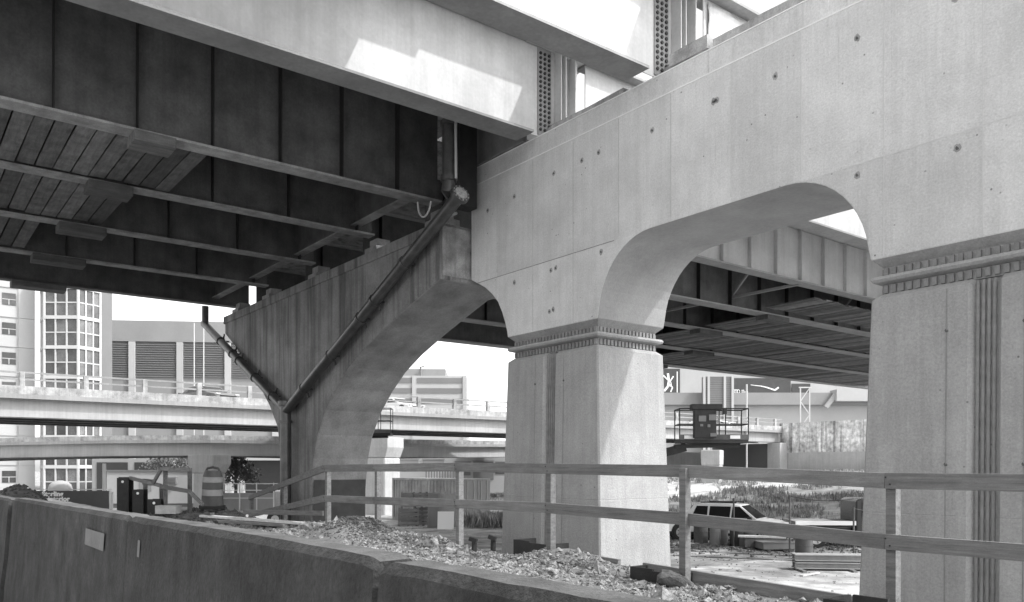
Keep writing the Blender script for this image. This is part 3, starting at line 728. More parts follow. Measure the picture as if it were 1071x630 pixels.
# short rebar stakes in the rubble
for px, y0, lab in ((495, 563, 'left of two small stakes in the rubble by the left pier'), (515, 561, 'right of two small stakes in the rubble by the left pier')):
    q = at(px, 12, 0); mb = MB(); mb.beam((q.x, q.y, Z(-1.5)), (q.x+.03, q.y, Z(hp(y0, 12))), .05, .06, up=(0,1,0)); mb.obb((q.x+.04, q.y-.03, Z(hp(y0, 12)-.02)), (.12, .06, .06), (0,.3,.6)); tag(obj('stake', mb, 'steel_black'), lab, 'stake', 'stakes in the rubble')

# traffic barrel
def barrel(px, d, h0, H, Rb, label):
    X, Y = at(px, d); t = thing('traffic_barrel', (X, Y, Z(h0)), label, 'traffic barrel'); t.rotation_euler = (0, .05, 0)
    zs = [0, .22, .24, .43, .45, .64, .66, .82, .9, 1.0]
    rs = [1.0, .97, .95, .93, .91, .89, .87, .84, .8, .66]
    for i, (z0, z1) in enumerate(((0, .08), (.08, .34), (.34, .5), (.5, .68), (.68, .82), (.82, .98))):
        r0 = Rb*(1.0-.14*z0/1); r1 = Rb*(1.0-.14*z1)
        if i == 0: r0 = r1 = Rb*1.18
        if i == 5: r1 = Rb*.72
        mb = MB(); mb.tube([(0, 0, H*z0), (0, 0, H*z1-.004)], r0, 24, r1=r1)
        obj(['base', 'lower_body', 'reflective_band', 'middle_band', 'reflective_band', 'upper_body'][i], mb, ['rubber', 'barrel_dark', 'barrel_pale', 'barrel_dark', 'barrel_pale', 'barrel_dark'][i], t, local=True)
    mb = MB(); c, s_ = math.cos(PHI), math.sin(PHI)
    mb.tube([(c*a, s_*a, H*z) for a, z in ((-.17, .96), (-.14, 1.03), (.0, 1.06), (.14, 1.03), (.17, .96))], .03, 8); obj('handle', mb, 'barrel_dark', t, local=True)
barrel(222, 20.5, hp(532, 20.5), .98, .27, 'striped traffic barrel standing on the bank before the sloping rail')
barrel2 = None

# broken lumber frame left of the barrel
lf = thing('timber_fence', (*at(180, 21), Z(-1.3)), 'broken lumber guard rail frame between the steel piles and the barrel', 'fence')
def lum(a, b_, w=.1): mb = MB(); mb.beam(a, b_, .06, w); obj('rail', mb, 'wood_fence', lf)
def lpost(px, y0, y1, d, w=.09): mb = MB(); mb.beam(at(px, d, hp(y0, d)), at(px, d, hp(y1, d)), w, w, up=(0,1,0)); obj('post', mb, 'wood_dark', lf)
lpost(173, 491, 540, 21); lpost(198.5, 490, 540, 20.5); lpost(152, 505, 538, 22); lpost(169, 507, 530, 22)
lum(at(168, 20.9, hp(490.5, 21)), at(200, 20.4, hp(491.5, 20.4)), .09); lum(at(160, 21, hp(506, 21)), at(169, 20.9, hp(490, 21)), .07)
lum(at(136, 22, hp(500, 22)), at(168, 21, hp(508, 21)), .09); lum(at(168, 20.9, hp(509, 21)), at(198, 20.3, hp(514, 20.3)), .1); lum(at(198, 20.2, hp(514, 20.2)), at(212, 19.7, hp(528, 19.7)), .08)
lum(at(150, 21.9, hp(504, 21.8)), at(160, 21.5, hp(505, 21.5)), .16)
mb = MB(); mb.obb(at(176, 20, hp(533, 20)), (.5, .35, .2), (0, 0, PHI)); tag(obj('wooden_block', mb, 'wood_pale'), 'pale block lying at the foot of the broken lumber frame', 'block')
# dark clods on the bank at the left
def samp_clod():
    x = random.uniform(-34, -15); y = random.uniform(1.7, 7.2); return x, y, Z(bank_h(x, y)), 1.0
stones('soil_clods', 5000, samp_clod, .03, .13, 'stone_dark', 'dark soil clods on the bank at the left behind the barrier', 'soil')

# ================================================================== FAR RAMPS
def ramp(name, pts, w, top, bot, par, rail, label, posts=3.2, soff=True):
    """pts: list of (X,Y,dz) for the near edge; deck width w away from the camera"""
    t = thing(name, (pts[0][0], pts[0][1], Z(bot)), label, 'bridge ramp')
    n = len(pts)
    nr = []
    for i in range(n):
        a = Vector(pts[max(0, i-1)][:2]); c = Vector(pts[min(n-1, i+1)][:2]); d = (c-a).normalized(); q = Vector((-d.y, d.x))
        if q.dot(Vector(pts[i][:2])) < 0: q = -q
        nr.append(q)
    def strip(u0, u1, z0, z1, nm, m):
        mb = MB(); rings = []
        for (x, y, dz), q in zip(pts, nr):
            rings.append([(x+q.x*u0, y+q.y*u0, Z(z0+dz)), (x+q.x*u1, y+q.y*u1, Z(z0+dz)), (x+q.x*u1, y+q.y*u1, Z(z1+dz)), (x+q.x*u0, y+q.y*u0, Z(z1+dz))])
        mb.loft(rings); return obj(nm, mb, m, t)
    strip(0, w, top-.25, top, 'deck', 'concrete_far')
    strip(.0, .3, top+.002, par, 'parapet', 'concrete_parapet'); strip(w-.3, w, top+.002, par, 'parapet', 'concrete_parapet')
    for k, u in enumerate((.45, w*.36, w*.66, w-.5)):
        strip(u, u+.05, bot, top-.252, 'girder_web', 'ramp_paint' if k == 0 else 'steel_dark')
        strip(u-.2, u+.25, bot-.06, bot, 'girder_flange', 'steel_dark')
    if rail:
        for z in (par+(rail-par)*.5, rail): strip(.1, .18, z-.05, z+.05, 'rail', 'steel_mid')
        # posts
        L = 0; nxt = 0
        for i in range(n-1):
            a = Vector((*pts[i][:2], pts[i][2])); c = Vector((*pts[i+1][:2], pts[i+1][2])); s = (c-a).length; u = 0
            while nxt <= L+s:
                q = a+(c-a)*((nxt-L)/s); mb = MB(); mb.obb((q.x+nr[i].x*.15, q.y+nr[i].y*.15, Z((par+rail)/2+q.z)), (.28, .28, rail-par+.06), (0, 0, 0)); obj('rail_post', mb, 'concrete_parapet', t, bevel=.03)
                nxt += posts
            L += s
    return t
ramp('road_ramp', [(-54, y, 0) for y in (-40, -10, 20, 50, 80)], 9, 4.25, 2.95, 4.72, 5.5, 'upper pale girder ramp with a parapet and two-bar railing crossing behind the old pier', posts=3.3)
lp = []
for px, d, y in ((-160, 70, 464), (0, 68, 458.5), (120, 66, 456), (220, 65.5, 455.5), (330, 67, 457.5), (430, 73, 460), (560, 88, 462)):
    X, Y = at(px, d); lp.append((X, Y, hp(y, d)-2.6))
ramp('road_ramp', lp, 8, 2.25, .98, 2.62, None, 'lower curved ramp passing under the upper railed ramp')
# ramp columns
def column(px, d, w, ytop, label, cap_w, m='white_concrete'):
    X, Y = at(px, d); t = thing('ramp_column', (X, Y, G), label, 'bridge pier', 'pale columns of the far ramps', PHI-.45)
    H = Z(hp(ytop, d))-G
    mb = MB(); mb.box(-w/2, w/2, -w/2, w/2, -.3, H-1.4); obj('shaft', mb, m, t, bevel=.12, local=True)
    mb = MB(); mb.loft([[(-w/2, -w/2, H-1.4), (w/2, -w/2, H-1.4), (w/2, w/2, H-1.4), (-w/2, w/2, H-1.4)],
                        [(-cap_w/2, -w/2-.05, H-.7), (cap_w/2, -w/2-.05, H-.7), (cap_w/2, w/2+.05, H-.7), (-cap_w/2, w/2+.05, H-.7)],
                        [(-cap_w/2, -w/2-.05, H), (cap_w/2, -w/2-.05, H), (cap_w/2, w/2+.05, H), (-cap_w/2, w/2+.05, H)]])
    obj('cap', mb, m, t, bevel=.05, local=True)
column(399, 57, 1.9, 458, 'white flared column beside the stained pier, carrying the upper ramp', 2.4)
column(219, 63, 1.7, 476, 'white capped column behind the traffic barrel under the lower ramp', 2.7)
column(745, 76, 1.7, 471, 'white column under the upper ramp seen below the lift platform', 1.75)
# abutment at the end of the upper ramp
ab = thing('bridge_abutment', (-54, 80, G), 'stained concrete abutment wall where the upper ramp ends', 'abutment')
zt = Z(hp(441, 92))
mb = MB(); mb.box(-54.4, -20, 80.0, 80.8, Z(1.75), Z(5.05)); obj('stained_wall', mb, 'concrete_stained', ab)
mb = MB(); mb.box(-54.5, -20, 79.95, 80.85, G, Z(1.745)); obj('lower_wall', mb, 'white_concrete', ab)
mb = MB(); mb.box(-63, -54.6, 79, 80.5, G, Z(2.8)); obj('breast_wall', mb, 'building_mid', ab)
mb = MB(); mb.box(-54.9, -53.3, 78.5, 79.9, G, Z(2.85)); obj('pilaster', mb, 'white_concrete', ab)
mb = MB(); mb.box(-54.2, -54.0, 80.0-.1, 80.9, Z(2.0), Z(4.2)) if False else None
# rear wall under the ramp
mb = MB(); mb.box(-80, -63.5, 62, 95, G, Z(1.9)); tag(obj('retaining_wall', mb, 'white_concrete'), 'pale retaining wall under the upper ramp behind the lift platform', 'wall')

# weedy slope
sl = MB(); nx, ny = 40, 26
def slope_h(X, Y):
    t = max(0, min(1, (Y-36)/38)); s = t*t*(3-2*t)
    u = max(0, min(1, (X+70)/8)); return -3.26 + 2.75*s*u + .12*vnoise(X*.4, Y*.4)*min(1, t*5)
xs = [-70+1.6*i for i in range(nx)]; ys = [34+1.8*i for i in range(ny)]
V = [[sl.b.verts.new((x, y, Z(slope_h(x, y)))) for y in ys] for x in xs]
for i in range(nx-1):
    for j in range(ny-1): sl.b.faces.new((V[i][j], V[i+1][j], V[i+1][j+1], V[i][j+1])).smooth = True
mat('slope_soil', 0.45, 0.45, 1.0, 1, 1.0, 6, patch=0.3)
struct(obj('embankment', sl, 'slope_soil'))
def blades(name, n, samp, hmin, hmax, m, label, wid=.03, cat='weeds'):
    vs = []; fs = []
    for i in range(n):
        x, y, z = samp(); k = random.randint(3, 6)
        for j in range(k):
            a = random.random()*6.28; h = random.uniform(hmin, hmax); l = random.uniform(.1, .5)*h; w = wid*random.uniform(.7, 1.5)
            dx, dy = math.cos(a), math.sin(a); ox, oy = x+random.uniform(-.15, .15), y+random.uniform(-.15, .15); o = len(vs)
            vs += [(ox-dy*w, oy+dx*w, z), (ox+dy*w, oy-dx*w, z), (ox+dx*l*.5+dy*w*1.4, oy+dy*l*.5-dx*w*1.4, z+h*.6), (ox+dx*l, oy+dy*l, z+h)]
            fs += [(o, o+1, o+2), (o, o+2, o+3)]
    me = bpy.data.meshes.new(name); me.from_pydata(vs, [], fs); me.update(); o = link(name, me, m, None); stuff(tag(o, label, cat)); return o
def samp_sl(lo=37, hi=78):
    def f():
        while True:
            x = random.uniform(-66, -10); y = random.uniform(lo, hi)
            if vnoise(x*.22, y*.22+9) + .6*vnoise(x*.9, y*.9) + random.uniform(-.25, .2) > 0.08: return x, y, Z(slope_h(x, y))
    return f
blades('weeds', 6500, samp_sl(), .1, .55, 'weed', 'dark green weeds on the slope behind the parked car')
blades('dry_weeds', 8000, samp_sl(38, 79), .08, .3, 'weed_pale', 'pale dry weeds on the slope below the stained wall')
def samp_ct():
    px = random.gauss(520, 14); d = random.gauss(44.5, .6); X, Y = at(px, d); return X, Y, G
blades('weeds', 700, samp_ct, .2, 1.0, 'weed', 'tall weeds in front of the shipping container doors', .02)

# ================================================================== CONTAINER AND YARD ITEMS
def container(label):
    P0 = Vector(at(483, 47)); P1 = Vector(at(410, 51)); u = (P1-P0).normalized(); L = 6.06; Wd = 2.44
    rz = math.atan2(-u.y, -u.x)                 # local +x points from far end to the near corner
    t = thing('shipping_container', (P0.x, P0.y, G), label, 'container', None, rz); H = 2.6
    mb = MB()                                   # corrugated long side facing the camera : local y=0 plane, going -x
    pts = []; x = -.15; k = 0
    while x > -L+.15:
        pts += [(x, 0.0), (x-.1, 0.0), (x-.14, .04), (x-.24, .04)]; x -= .28
    pts = pts + [(-L+.15, .0), (-L+.15, .1), (-.15, .1)]
    mb.prism(pts, 'z', .15, H-.12); obj('corrugated_side', mb, 'container_paint', t, tri=True, local=True)
    mb = MB(); mb.box(-L+.1, -.1, .12, Wd, .15, H-.1); obj('box_body', mb, 'container_paint', t, local=True)
    for z0, z1 in ((0, .16), (H-.13, H)):
        mb = MB(); mb.box(-L, 0, -.03, .1, z0, z1); obj('side_rail', mb, 'container_paint', t, local=True)
    mb = MB(); mb.box(-L, .0, .11, Wd, H-.09, H-.01); obj('roof', mb, 'concrete_far', t, local=True)
    for x in (-.14, -L): 
        mb = MB(); mb.box(x, x+.14, -.035, .12, .162, H-.132); obj('corner_post', mb, 'container_paint', t, local=True)
    for k in range(2):
        y0 = .1+k*1.14; mb = MB(); mb.box(0.004, .05, y0+.02, y0+1.12, .15, H-.12); d = obj('door', mb, 'building_grey', t, local=True)
        for q in (.3, .82):
            mb = MB(); mb.tube([(.08, y0+q, .1), (.08, y0+q, H-.1)], .025, 8); mb.box(.06, .12, y0+q-.04, y0+q+.3, 1.15, 1.2); obj('lock_rod', mb, 'mullion', d, local=True)
    return t
container('corrugated grey shipping container with pallets leaning on its side')
def lean_panel(px, d, w, h, m, label, cat, slats=0, rz=0, tilt=-.25, name='leaning_panel'):
    X, Y = at(px, d); t = thing(name, (X, Y, G), label, cat, None, PHI+rz); t.rotation_euler = (tilt, 0, PHI+rz)
    if not slats:
        mb = MB(); mb.box(-w/2, w/2, -.03, .03, 0, h); obj('panel', mb, m, t, local=True)
        mb = MB(); mb.box(-w/2, w/2, -.06, -.031, h-.08, h); mb.box(-w/2, -w/2+.08, -.06, -.031, 0, h-.081); mb.box(w/2-.08, w/2, -.06, -.031, 0, h-.081); obj('frame', mb, m, t, local=True)
    else:
        for k in range(slats):
            z = (k+.5)*h/slats; mb = MB(); mb.box(-w/2, w/2, -.05, -.025, z-h/slats*.36, z+h/slats*.36); obj('slat', mb, m, t, local=True)
        for x in (-w/2+.05, 0, w/2-.05): mb = MB(); mb.box(x-.05, x+.05, -.024, .06, 0, h); obj('bearer', mb, m, t, local=True)
    return t
lean_panel(427, 45.3, 1.15, 1.0, 'wood_fence', 'wooden pallet standing upright low in front of the container', 'pallet', 4, name='pallet')
lean_panel(433, 46.6, 1.5, 1.9, 'wood_fence', 'tall pallet leaning on the corrugated container side', 'pallet', 4, .1, name='pallet')
lean_panel(443, 45.6, .9, 1.9, 'wood_dark', 'narrow dark pallet leaning steeply beside the tall pallet', 'pallet', 9, .5, name='pallet')
lean_panel(453, 44, .62, 1.9, 'building_mid', 'grey door panel standing before the container', 'panel')
lean_panel(465, 44.2, 1.2, 1.95, 'concrete_far', 'pale framed panel with openings leaning at the container corner', 'panel', 3)
lean_panel(466, 42.5, .85, .95, 'print_white', 'small white board leaning at the feet of the grey door panel', 'board')
# white site office
def office():
    X, Y = at(157, 66); t = thing('site_office', (X, Y, G), 'white site office trailer with an air conditioner behind the steel piles', 'trailer', None, PHI+.05)
    w = 6.9; H = 2.95
    mb = MB(); mb.box(-w/2, w/2, 0, 3, .35, H); obj('body', mb, 'building_white', t, local=True)
    mb = MB(); mb.box(-w/2-.08, w/2+.08, -.1, 3.1, H, H+.12); obj('roof', mb, 'building_mid', t, local=True)
    mb = MB(); mb.box(-w/2+.1, w/2-.1, .1, 2.9, 0, .349); obj('skirt', mb, 'building_mid', t, local=True)
    mb = MB(); mb.box(-2.5, -1.5, -.03, .02, .4, 2.5); d = obj('door', mb, 'car_dark', t, local=True)
    mb = MB(); mb.box(-1.65, -1.58, -.08, -.031, 1.3, 1.4); obj('handle', mb, 'rim_metal', d, local=True)
    mb = MB(); mb.box(-.9, .1, -.03, .02, 1.3, 2.2); obj('window', mb, 'building_grey', t, local=True)
    mb = MB(); mb.box(1.4, 2.15, -.3, .0, 1.95, 2.5); ac = obj('air_conditioner', mb, 'building_grey', t, local=True)
    for k in range(5): mb = MB(); mb.box(1.45, 2.1, -.33, -.302, 2.0+.09*k, 2.05+.09*k); obj('grille_slat', mb, 'building_mid', ac, local=True)
office()
# small office sign text on the trailer is unreadable; banner with readable print
def text_part(s, size, loc, rz, m, parent, name='lettering', shear=0, ext=.01, bold=0):
    c = bpy.data.curves.new('t', 'FONT'); c.body = s; c.size = size; c.extrude = ext; c.offset = bold; c.shear = shear; c.space_character = 1.05
    o = bpy.data.objects.new('t', c); COL.objects.link(o); dg = bpy.context.evaluated_depsgraph_get(); dg.update()
    me = bpy.data.meshes.new_from_object(o.evaluated_get(dg)); bpy.data.objects.remove(o)
    me.materials.clear(); me.transform(Matrix.Translation(loc) @ Matrix.Rotation(rz, 4, 'Z') @ Matrix.Rotation(R(90), 4, 'X'))
    return link(name, me, m, parent)
X, Y = at(76, 55); t = thing('banner', (X, Y, G), 'dark site banner with white lettering behind the soil mound', 'banner', None, PHI)
mb = MB(); mb.box(-3.2, 2.45, -.02, .02, .3, -1.52+3.2); obj('cloth', mb, 'banner_dark', t, local=True)
text_part('Sterling', .44, Vector((-2.05, -.04, 1.33)), 0, 'print_white', t, bold=.02)
text_part('Interior', .44, Vector((-1.65, -.04, .99)), 0, 'print_white', t, bold=.02)
for x in (-3.2, -.4, 2.5): mb = MB(); mb.box(x-.04, x+.04, .025, .1, 0, 1.75); obj('post', mb, 'mullion', t, local=True)
mb = MB(); mb.box(-3.3, 2.6, .03, .08, 1.75, 1.8); obj('rail', mb, 'mullion', t, local=True)
mb = MB(); q = at(63, 60, -3.2)
mb.loft([[(q.x+1.0*math.cos(a)*c, q.y+.8*math.sin(a)*c, q.z+z) for a in [2*math.pi*k/20 for k in range(20)]] for c, z in ((1, 0), (1, 1.7), (.9, 2.0), (.62, 2.2), (.2, 2.3))], True); tag(obj('storage_tank', mb, 'building_white'), 'white dome-topped tank behind the lettered banner', 'tank')
for k, (px, y0) in enumerate(((109, 485), (116.5, 515))):
    q = at(px, 56, 0); mb = MB(); mb.box(q.x-.1, q.x+.1, q.y-.1, q.y+.1, G, Z(hp(y0, 56))); tag(obj('fence_post', mb, 'mullion'), ['tall white post right of the glass tower base', 'short white post at the right end of the banner'][k], 'post')
# low white building under the ramps, centre
X, Y = at(470, 92); t = thing('low_building', (X, Y, G), 'long white low building seen under the ramps behind the container', 'building', None, PHI)
mb = MB(); mb.box(-13, 12, 0, 8, 0, 5.4); obj('wall', mb, 'building_white', t, local=True)
for x0, x1, z0, z1, m in ((.7, 2.4, 2.4, 3.9, 'building_mid'), (2.7, 5.0, 1.9, 4.0, 'building_mid'), (5.2, 6.4, 2.6, 3.9, 'window_dark'), (-6, -3.5, 3.0, 4.2, 'building_grey'), (-3.0, -.6, 3.0, 4.2, 'building_grey'), (7.2, 9.8, 1.8, 4.0, 'building_mid')):
    mb = MB(); mb.box(x0, x1, -.06, .02, z0, z1); o = obj('window', mb, m, t, local=True)
    mb = MB(); mb.box(x0-.08, x1+.08, -.1, -.061, z1-.04, z1+.1); obj('lintel', mb, 'building_grey', o, local=True)
mb = MB(); mb.box(-13.2, 12.2, -.2, 8.2, 5.4, 5.6); obj('roof', mb, 'building_grey', t, local=True)
# slatted screen right of column
X, Y = at(462, 60); t = thing('slat_fence', (X, Y, G), 'dark slatted fence above the container roof', 'fence', None, PHI)
for k in range(13): mb = MB(); mb.box(-1.2+.2*k, -1.1+.2*k, 0, .04, 0, 3.5); obj('slat', mb, 'building_mid', t, local=True)
mb = MB(); mb.box(-1.3, 1.5, .05, .1, 3.2, 3.3); obj('rail', mb, 'building_mid', t, local=True)

# ================================================================== BOOM LIFTS
def basket(px, d, w, dp, yfloor, ytop, label, kit=True, arm=None, chassis=None):
    X, Y = at(px, d); hf = hp(yfloor, d); ht = hp(ytop, d)
    t = thing('boom_lift', (X, Y, G), label, 'lift', None, PHI)
    z0 = Z(hf)-G; z1 = Z(ht)-G
    mb = MB(); mb.box(-w/2, w/2, 0, dp, z0-.12, z0); obj('platform_floor', mb, 'steel_black', t, local=True)
    for x in [-w/2+w*i/3 for i in range(4)]:
        for y in (.02, dp-.02):
            mb = MB(); mb.tube([(x, y, z0), (x, y, z1)], .022, 6); obj('guard_post', mb, 'steel_black', t, local=True)
    for z in (z1, (z0+z1)/2):
        mb = MB(); mb.tube([(-w/2, .02, z), (w/2, .02, z), (w/2, dp-.02, z), (-w/2, dp-.02, z), (-w/2, .02, z)], .024, 6); obj('guard_rail', mb, 'steel_black', t, local=True)
    mb = MB(); mb.box(-w/2, w/2, -.01, .02, z0, z0+.18); obj('toe_board', mb, 'steel_dark', t, local=True)
    if kit:
        mb = MB(); mb.box(-.75, .02, -.25, .0, z0+.05, z1+.12); mb.box(-.85, .22, -.3, .05, z1-.05, z1+.14); c = obj('control_box', mb, 'steel_black', t, bevel=.02, local=True)
        for x0, x1, a, e in ((-.6, -.35, .62, .82), (-.25, 0, .66, .86), (-.55, -.45, .45, .53), (-.3, -.2, .42, .52), (-.2, .02, .1, .22)):
            mb = MB(); mb.box(x0, x1, -.28, -.255, z0+a, z0+e); obj('panel', mb, 'building_mid', c, local=True)
        for x in (-1.05, .55): mb = MB(); mb.box(x, x+.35, -.035, -.012, z0+.03, z0+.15); obj('label_plate', mb, 'print_white', t, local=True)
        mb = MB(); mb.box(.3, .42, -.1, .05, z1-.2, z1+.02); obj('lamp', mb, 'steel_black', t, local=True)
    if arm:
        mb = MB(); mb.beam((-w/2+.3, dp/2, z0-.25), arm[0], .25, .3); mb.beam((-w/2-.1, dp/2, z0-.22), (w/2-.2, dp/2, z0-.18), .3, .14); mb.beam(arm[0], arm[1], .4, .42); obj('boom', mb, 'steel_black', t, local=True)
        ax, ay, az = arm[1]
        mb = MB(); mb.box(ax-1.1, ax+1.1, ay-1.2, ay+1.2, .9, 2.0); obj('turret', mb, 'steel_mid', t, bevel=.08, local=True)
        mb = MB(); mb.box(ax-1.3, ax+1.3, ay-1.0, ay+1.0, .45, .9); obj('chassis', mb, 'steel_dark', t, bevel=.05, local=True)
        for sx in (-1, 1):
            for sy in (-1, 1):
                mb = MB(); mb.tube([(ax+sx*1.0, ay+sy*1.0, .45), (ax+sx*1.0, ay+sy*1.35, .45)], .45, 20); wq = obj('wheel', mb, 'rubber', t, local=True)
                mb = MB(); mb.tube([(ax+sx*1.0, ay+sy*1.3, .45), (ax+sx*1.0, ay+sy*1.36, .45)], .22, 16); obj('rim', mb, 'building_white', wq, local=True)
basket(747, 28.4, 2.4, .9, 460, 427.5, 'dark boom lift platform with guard rails hanging in front of the far ramp', True, ((-2.2, .6, 3.6), (-4.6, 1.2, 1.6)))
basket(389, 44, 2.0, .9, 453, 427, 'small caged lift platform peeping out right of the stained pier', False, ((-2.0, .6, 3.6), (-4.2, 1.2, 1.6)))
# ================================================================== VEHICLES
def wheel(t, x, y, r, w=.22):
    mb = MB(); mb.tube([(x, y, r), (x, y+w, r)], r, 28); o = obj('tyre', mb, 'rubber', t, bevel=.02, local=True)
    ys = y-.004 if y < 0 else y+w+.004
    mb = MB(); mb.tube([(x, ys, r), (x, ys+(.03 if y < 0 else -.03), r)], r*.62, 24)
    o2 = obj('rim', mb, 'rim_metal', o, local=True)
    for k in range(5):
        a = 2*math.pi*k/5; mb = MB(); mb.beam((x, ys-(.008 if y < 0 else -.008), r), (x+math.cos(a)*r*.56, ys-(.008 if y < 0 else -.008), r+math.sin(a)*r*.56), .05, .015, up=(0, 1, 0)); obj('spoke', mb, 'building_mid', o, local=True)
def suv(px, d, rz, label, paint='car_white', group=None, z=G, sc=1.0, kind='suv'):
    X, Y = at(px, d); t = thing('parked_car', (X, Y, z), label, 'car', group, PHI+rz); t.scale = (sc,)*3
    # side profile: x forward (+x = nose)
    hw = .93
    if kind == 'suv':
        low = [(-2.3, .35), (-2.36, .6), (-2.33, .95), (-2.28, 1.08), (1.0, 1.06), (1.35, 1.05), (2.1, .93), (2.3, .78), (2.36, .55), (2.3, .32)]
        gh = [(-2.25, 1.07), (-2.12, 1.35), (-1.95, 1.66), (-1.6, 1.74), (-.2, 1.76), (.3, 1.70), (1.15, 1.06)]
    else:
        low = [(-2.3, .35), (-2.36, .6), (-2.3, .95), (-1.9, .98), (1.0, .95), (1.35, .93), (2.1, .78), (2.3, .68), (2.36, .5), (2.3, .3)]
        gh = [(-1.9, .97), (-1.2, 1.38), (-.6, 1.44), (.2, 1.42), (1.1, .95)]
    mb = MB(); rings = []
    for yk, ins, dz in ((-hw, .05, 0), (-hw+.07, 0, .0), (-hw*.5, -.03, .015), (0, -.05, .02), (hw*.5, -.03, .015), (hw-.07, 0, 0), (hw, .05, 0)):
        cx = 0; rings.append([(x*(1-ins/2.3), yk, zz+(dz if zz > .7 else 0)-(0.03 if abs(yk) == hw and zz > .9 else 0)) for x, zz in low])
    mb.loft(rings); obj('body', mb, paint, t, bevel=.03, tri=True, local=True)
    mb = MB(); rings = []
    for yk, top_in in ((-hw+.04, 1), (hw-.04, 1)):
        rings.append([(x, yk - math.copysign(.20*(zz-gh[0][1])/.7, yk), zz) for x, zz in gh])
    mb.loft(rings); cab = obj('cabin', mb, paint, t, bevel=.05, tri=True, local=True)
    zb = gh[0][1]; zt_ = max(q[1] for q in gh)
    def side_win(x0, x1, xa, xb):
        for s in (-1, 1):
            z0 = zb+.05; z1 = zt_-.13; yy = lambda zz: s*(hw-.04-.20*(zz-zb)/.7+.008)
            mb = MB(); mb.b.faces.new([mb.b.verts.new(p) for p in ((x0, yy(z0), z0), (x1, yy(z0), z0), (xb, yy(z1), z1), (xa, yy(z1), z1))]); obj('side_window', mb, 'car_glass', t, local=True)
    if kind == 'suv':
        side_win(-.05, .92, -.02, .30); side_win(-1.12, -.12, -1.1, -.1); side_win(-1.95, -1.2, -1.75, -1.2)
        wsx = ((.33, 1.66), (1.08, 1.10)); rear = ((-2.0, 1.62), (-2.22, 1.14))
    else:
        side_win(-.2, .75, -.2, .25); side_win(-1.3, -.28, -1.0, -.28); wsx = ((.27, 1.37), (1.02, 1.0)); rear = ((-1.25, 1.34), (-1.8, 1.02))
    for nm, ((xa, za), (xb, zb2)), s in (('windscreen', wsx, 1), ('rear_window', rear, -1)):
        dx = .02*s; ya = hw-.12-.20*(za-zb)/.7; yb = hw-.14
        mb = MB(); mb.b.faces.new([mb.b.verts.new(p) for p in ((xa+dx, -ya, za+.01), (xa+dx, ya, za+.01), (xb+dx, yb, zb2+.01), (xb+dx, -yb, zb2+.01))]); obj(nm, mb, 'car_glass', t, local=True)
    for s in (-1, 1):
        mb = MB(); mb.box(2.12, 2.34, s*.72-.17, s*.72+.17, .68, .80); obj('headlight', mb, 'rim_metal', t, bevel=.03, local=True)
        mb = MB(); mb.box(-2.37, -2.2, s*.78-.1, s*.78+.1, .8, 1.05); obj('tail_light', mb, 'steel_dark', t, bevel=.03, local=True)
        mb = MB(); mb.box(.75, .95, s*1.02-.09, s*1.02+.09, 1.05, 1.2); obj('mirror', mb, 'car_dark', t, bevel=.03, local=True)
        for x in (-1.4, 1.45):
            mb = MB(); mb.tube([(x, s*.945-.01, .36), (x, s*.945+.01, .36)], .43, 24); obj('wheel_arch', mb, 'car_dark', t, local=True)
            wheel(t, x, -.97 if s < 0 else .75, .35)
    mb = MB(); mb.box(2.24, 2.385, -.62, .62, .45, .68); g = obj('grille', mb, 'car_dark', t, bevel=.02, local=True)
    mb = MB(); mb.box(-2.1, 2.1, -.95, .95, .28, .40); obj('sill', mb, 'car_dark', t, local=True)
    if kind == 'suv':
        for s in (-1, 1): mb = MB(); mb.tube([(-1.6, s*.62, 1.80), (.1, s*.62, 1.80)], .025, 8); obj('roof_bar', mb, 'car_dark', t, local=True)
    return t
suv(772, 36.0, R(-33), 'white sport utility car parked on the work yard below the weedy slope', sc=.94)
suv(672, 37, R(10), 'white car with dark lower body half hidden behind the left pier', 'car_white', None, G, 1.0, 'sedan')
suv(218, 56.5, R(-37), 'pale car on the upper ramp behind its railing at the far left pipe', 'building_mid', None, Z(4.26), 1, 'sedan')
suv(415, 66, R(-37), 'white car on the upper ramp seen through the railing right of the stained pier', 'car_white', None, Z(4.26), 1, 'sedan')
suv(745, 90, R(-37), 'white car on the upper ramp behind the lift platform', 'car_white', None, Z(4.26), 1, 'sedan')
# flatbed truck, partly behind the right pier
X, Y = at(862, 33.5); t = thing('flatbed_truck', (X, Y, G), 'low white flatbed truck with a dark cab half hidden by the right pier', 'truck', None, PHI-.08)
mb = MB(); mb.box(-1.4, .93, -1.0, 1.0, .95, 1.07); obj('flatbed', mb, 'concrete_far', t, local=True, bevel=.01)
mb = MB(); mb.box(-1.3, 3.0, -.35, .35, .55, .94); obj('chassis', mb, 'steel_dark', t, local=True)
mb = MB(); mb.prism([(.95, .5), (.95, 1.9), (1.15, 2.0), (1.9, 1.98), (2.3, 1.3), (3.2, 1.15), (3.3, .5)], 'y', -1, 1); cb = obj('cab', mb, 'car_dark', t, bevel=.05, tri=True, local=True)
mb = MB(); mb.b.faces.new([mb.b.verts.new(p) for p in ((1.15, -1.012, 1.25), (2.15, -1.012, 1.25), (1.85, -1.012, 1.85), (1.15, -1.012, 1.85))]); obj('cab_window', mb, 'car_glass', cb, local=True)
mb = MB(); mb.box(-1.42, .93, -1.06, -1.01, .93, 1.1); obj('side_rail', mb, 'print_white', t, local=True)
for x in (-.6, 2.4): wheel(t, x, -1.0, .42, .25); wheel(t, x, .75, .42, .25)
mb = MB(); mb.tube([(-.2, -.8, 1.07), (-.2, -.8, 1.5)], .04, 8) if False else None
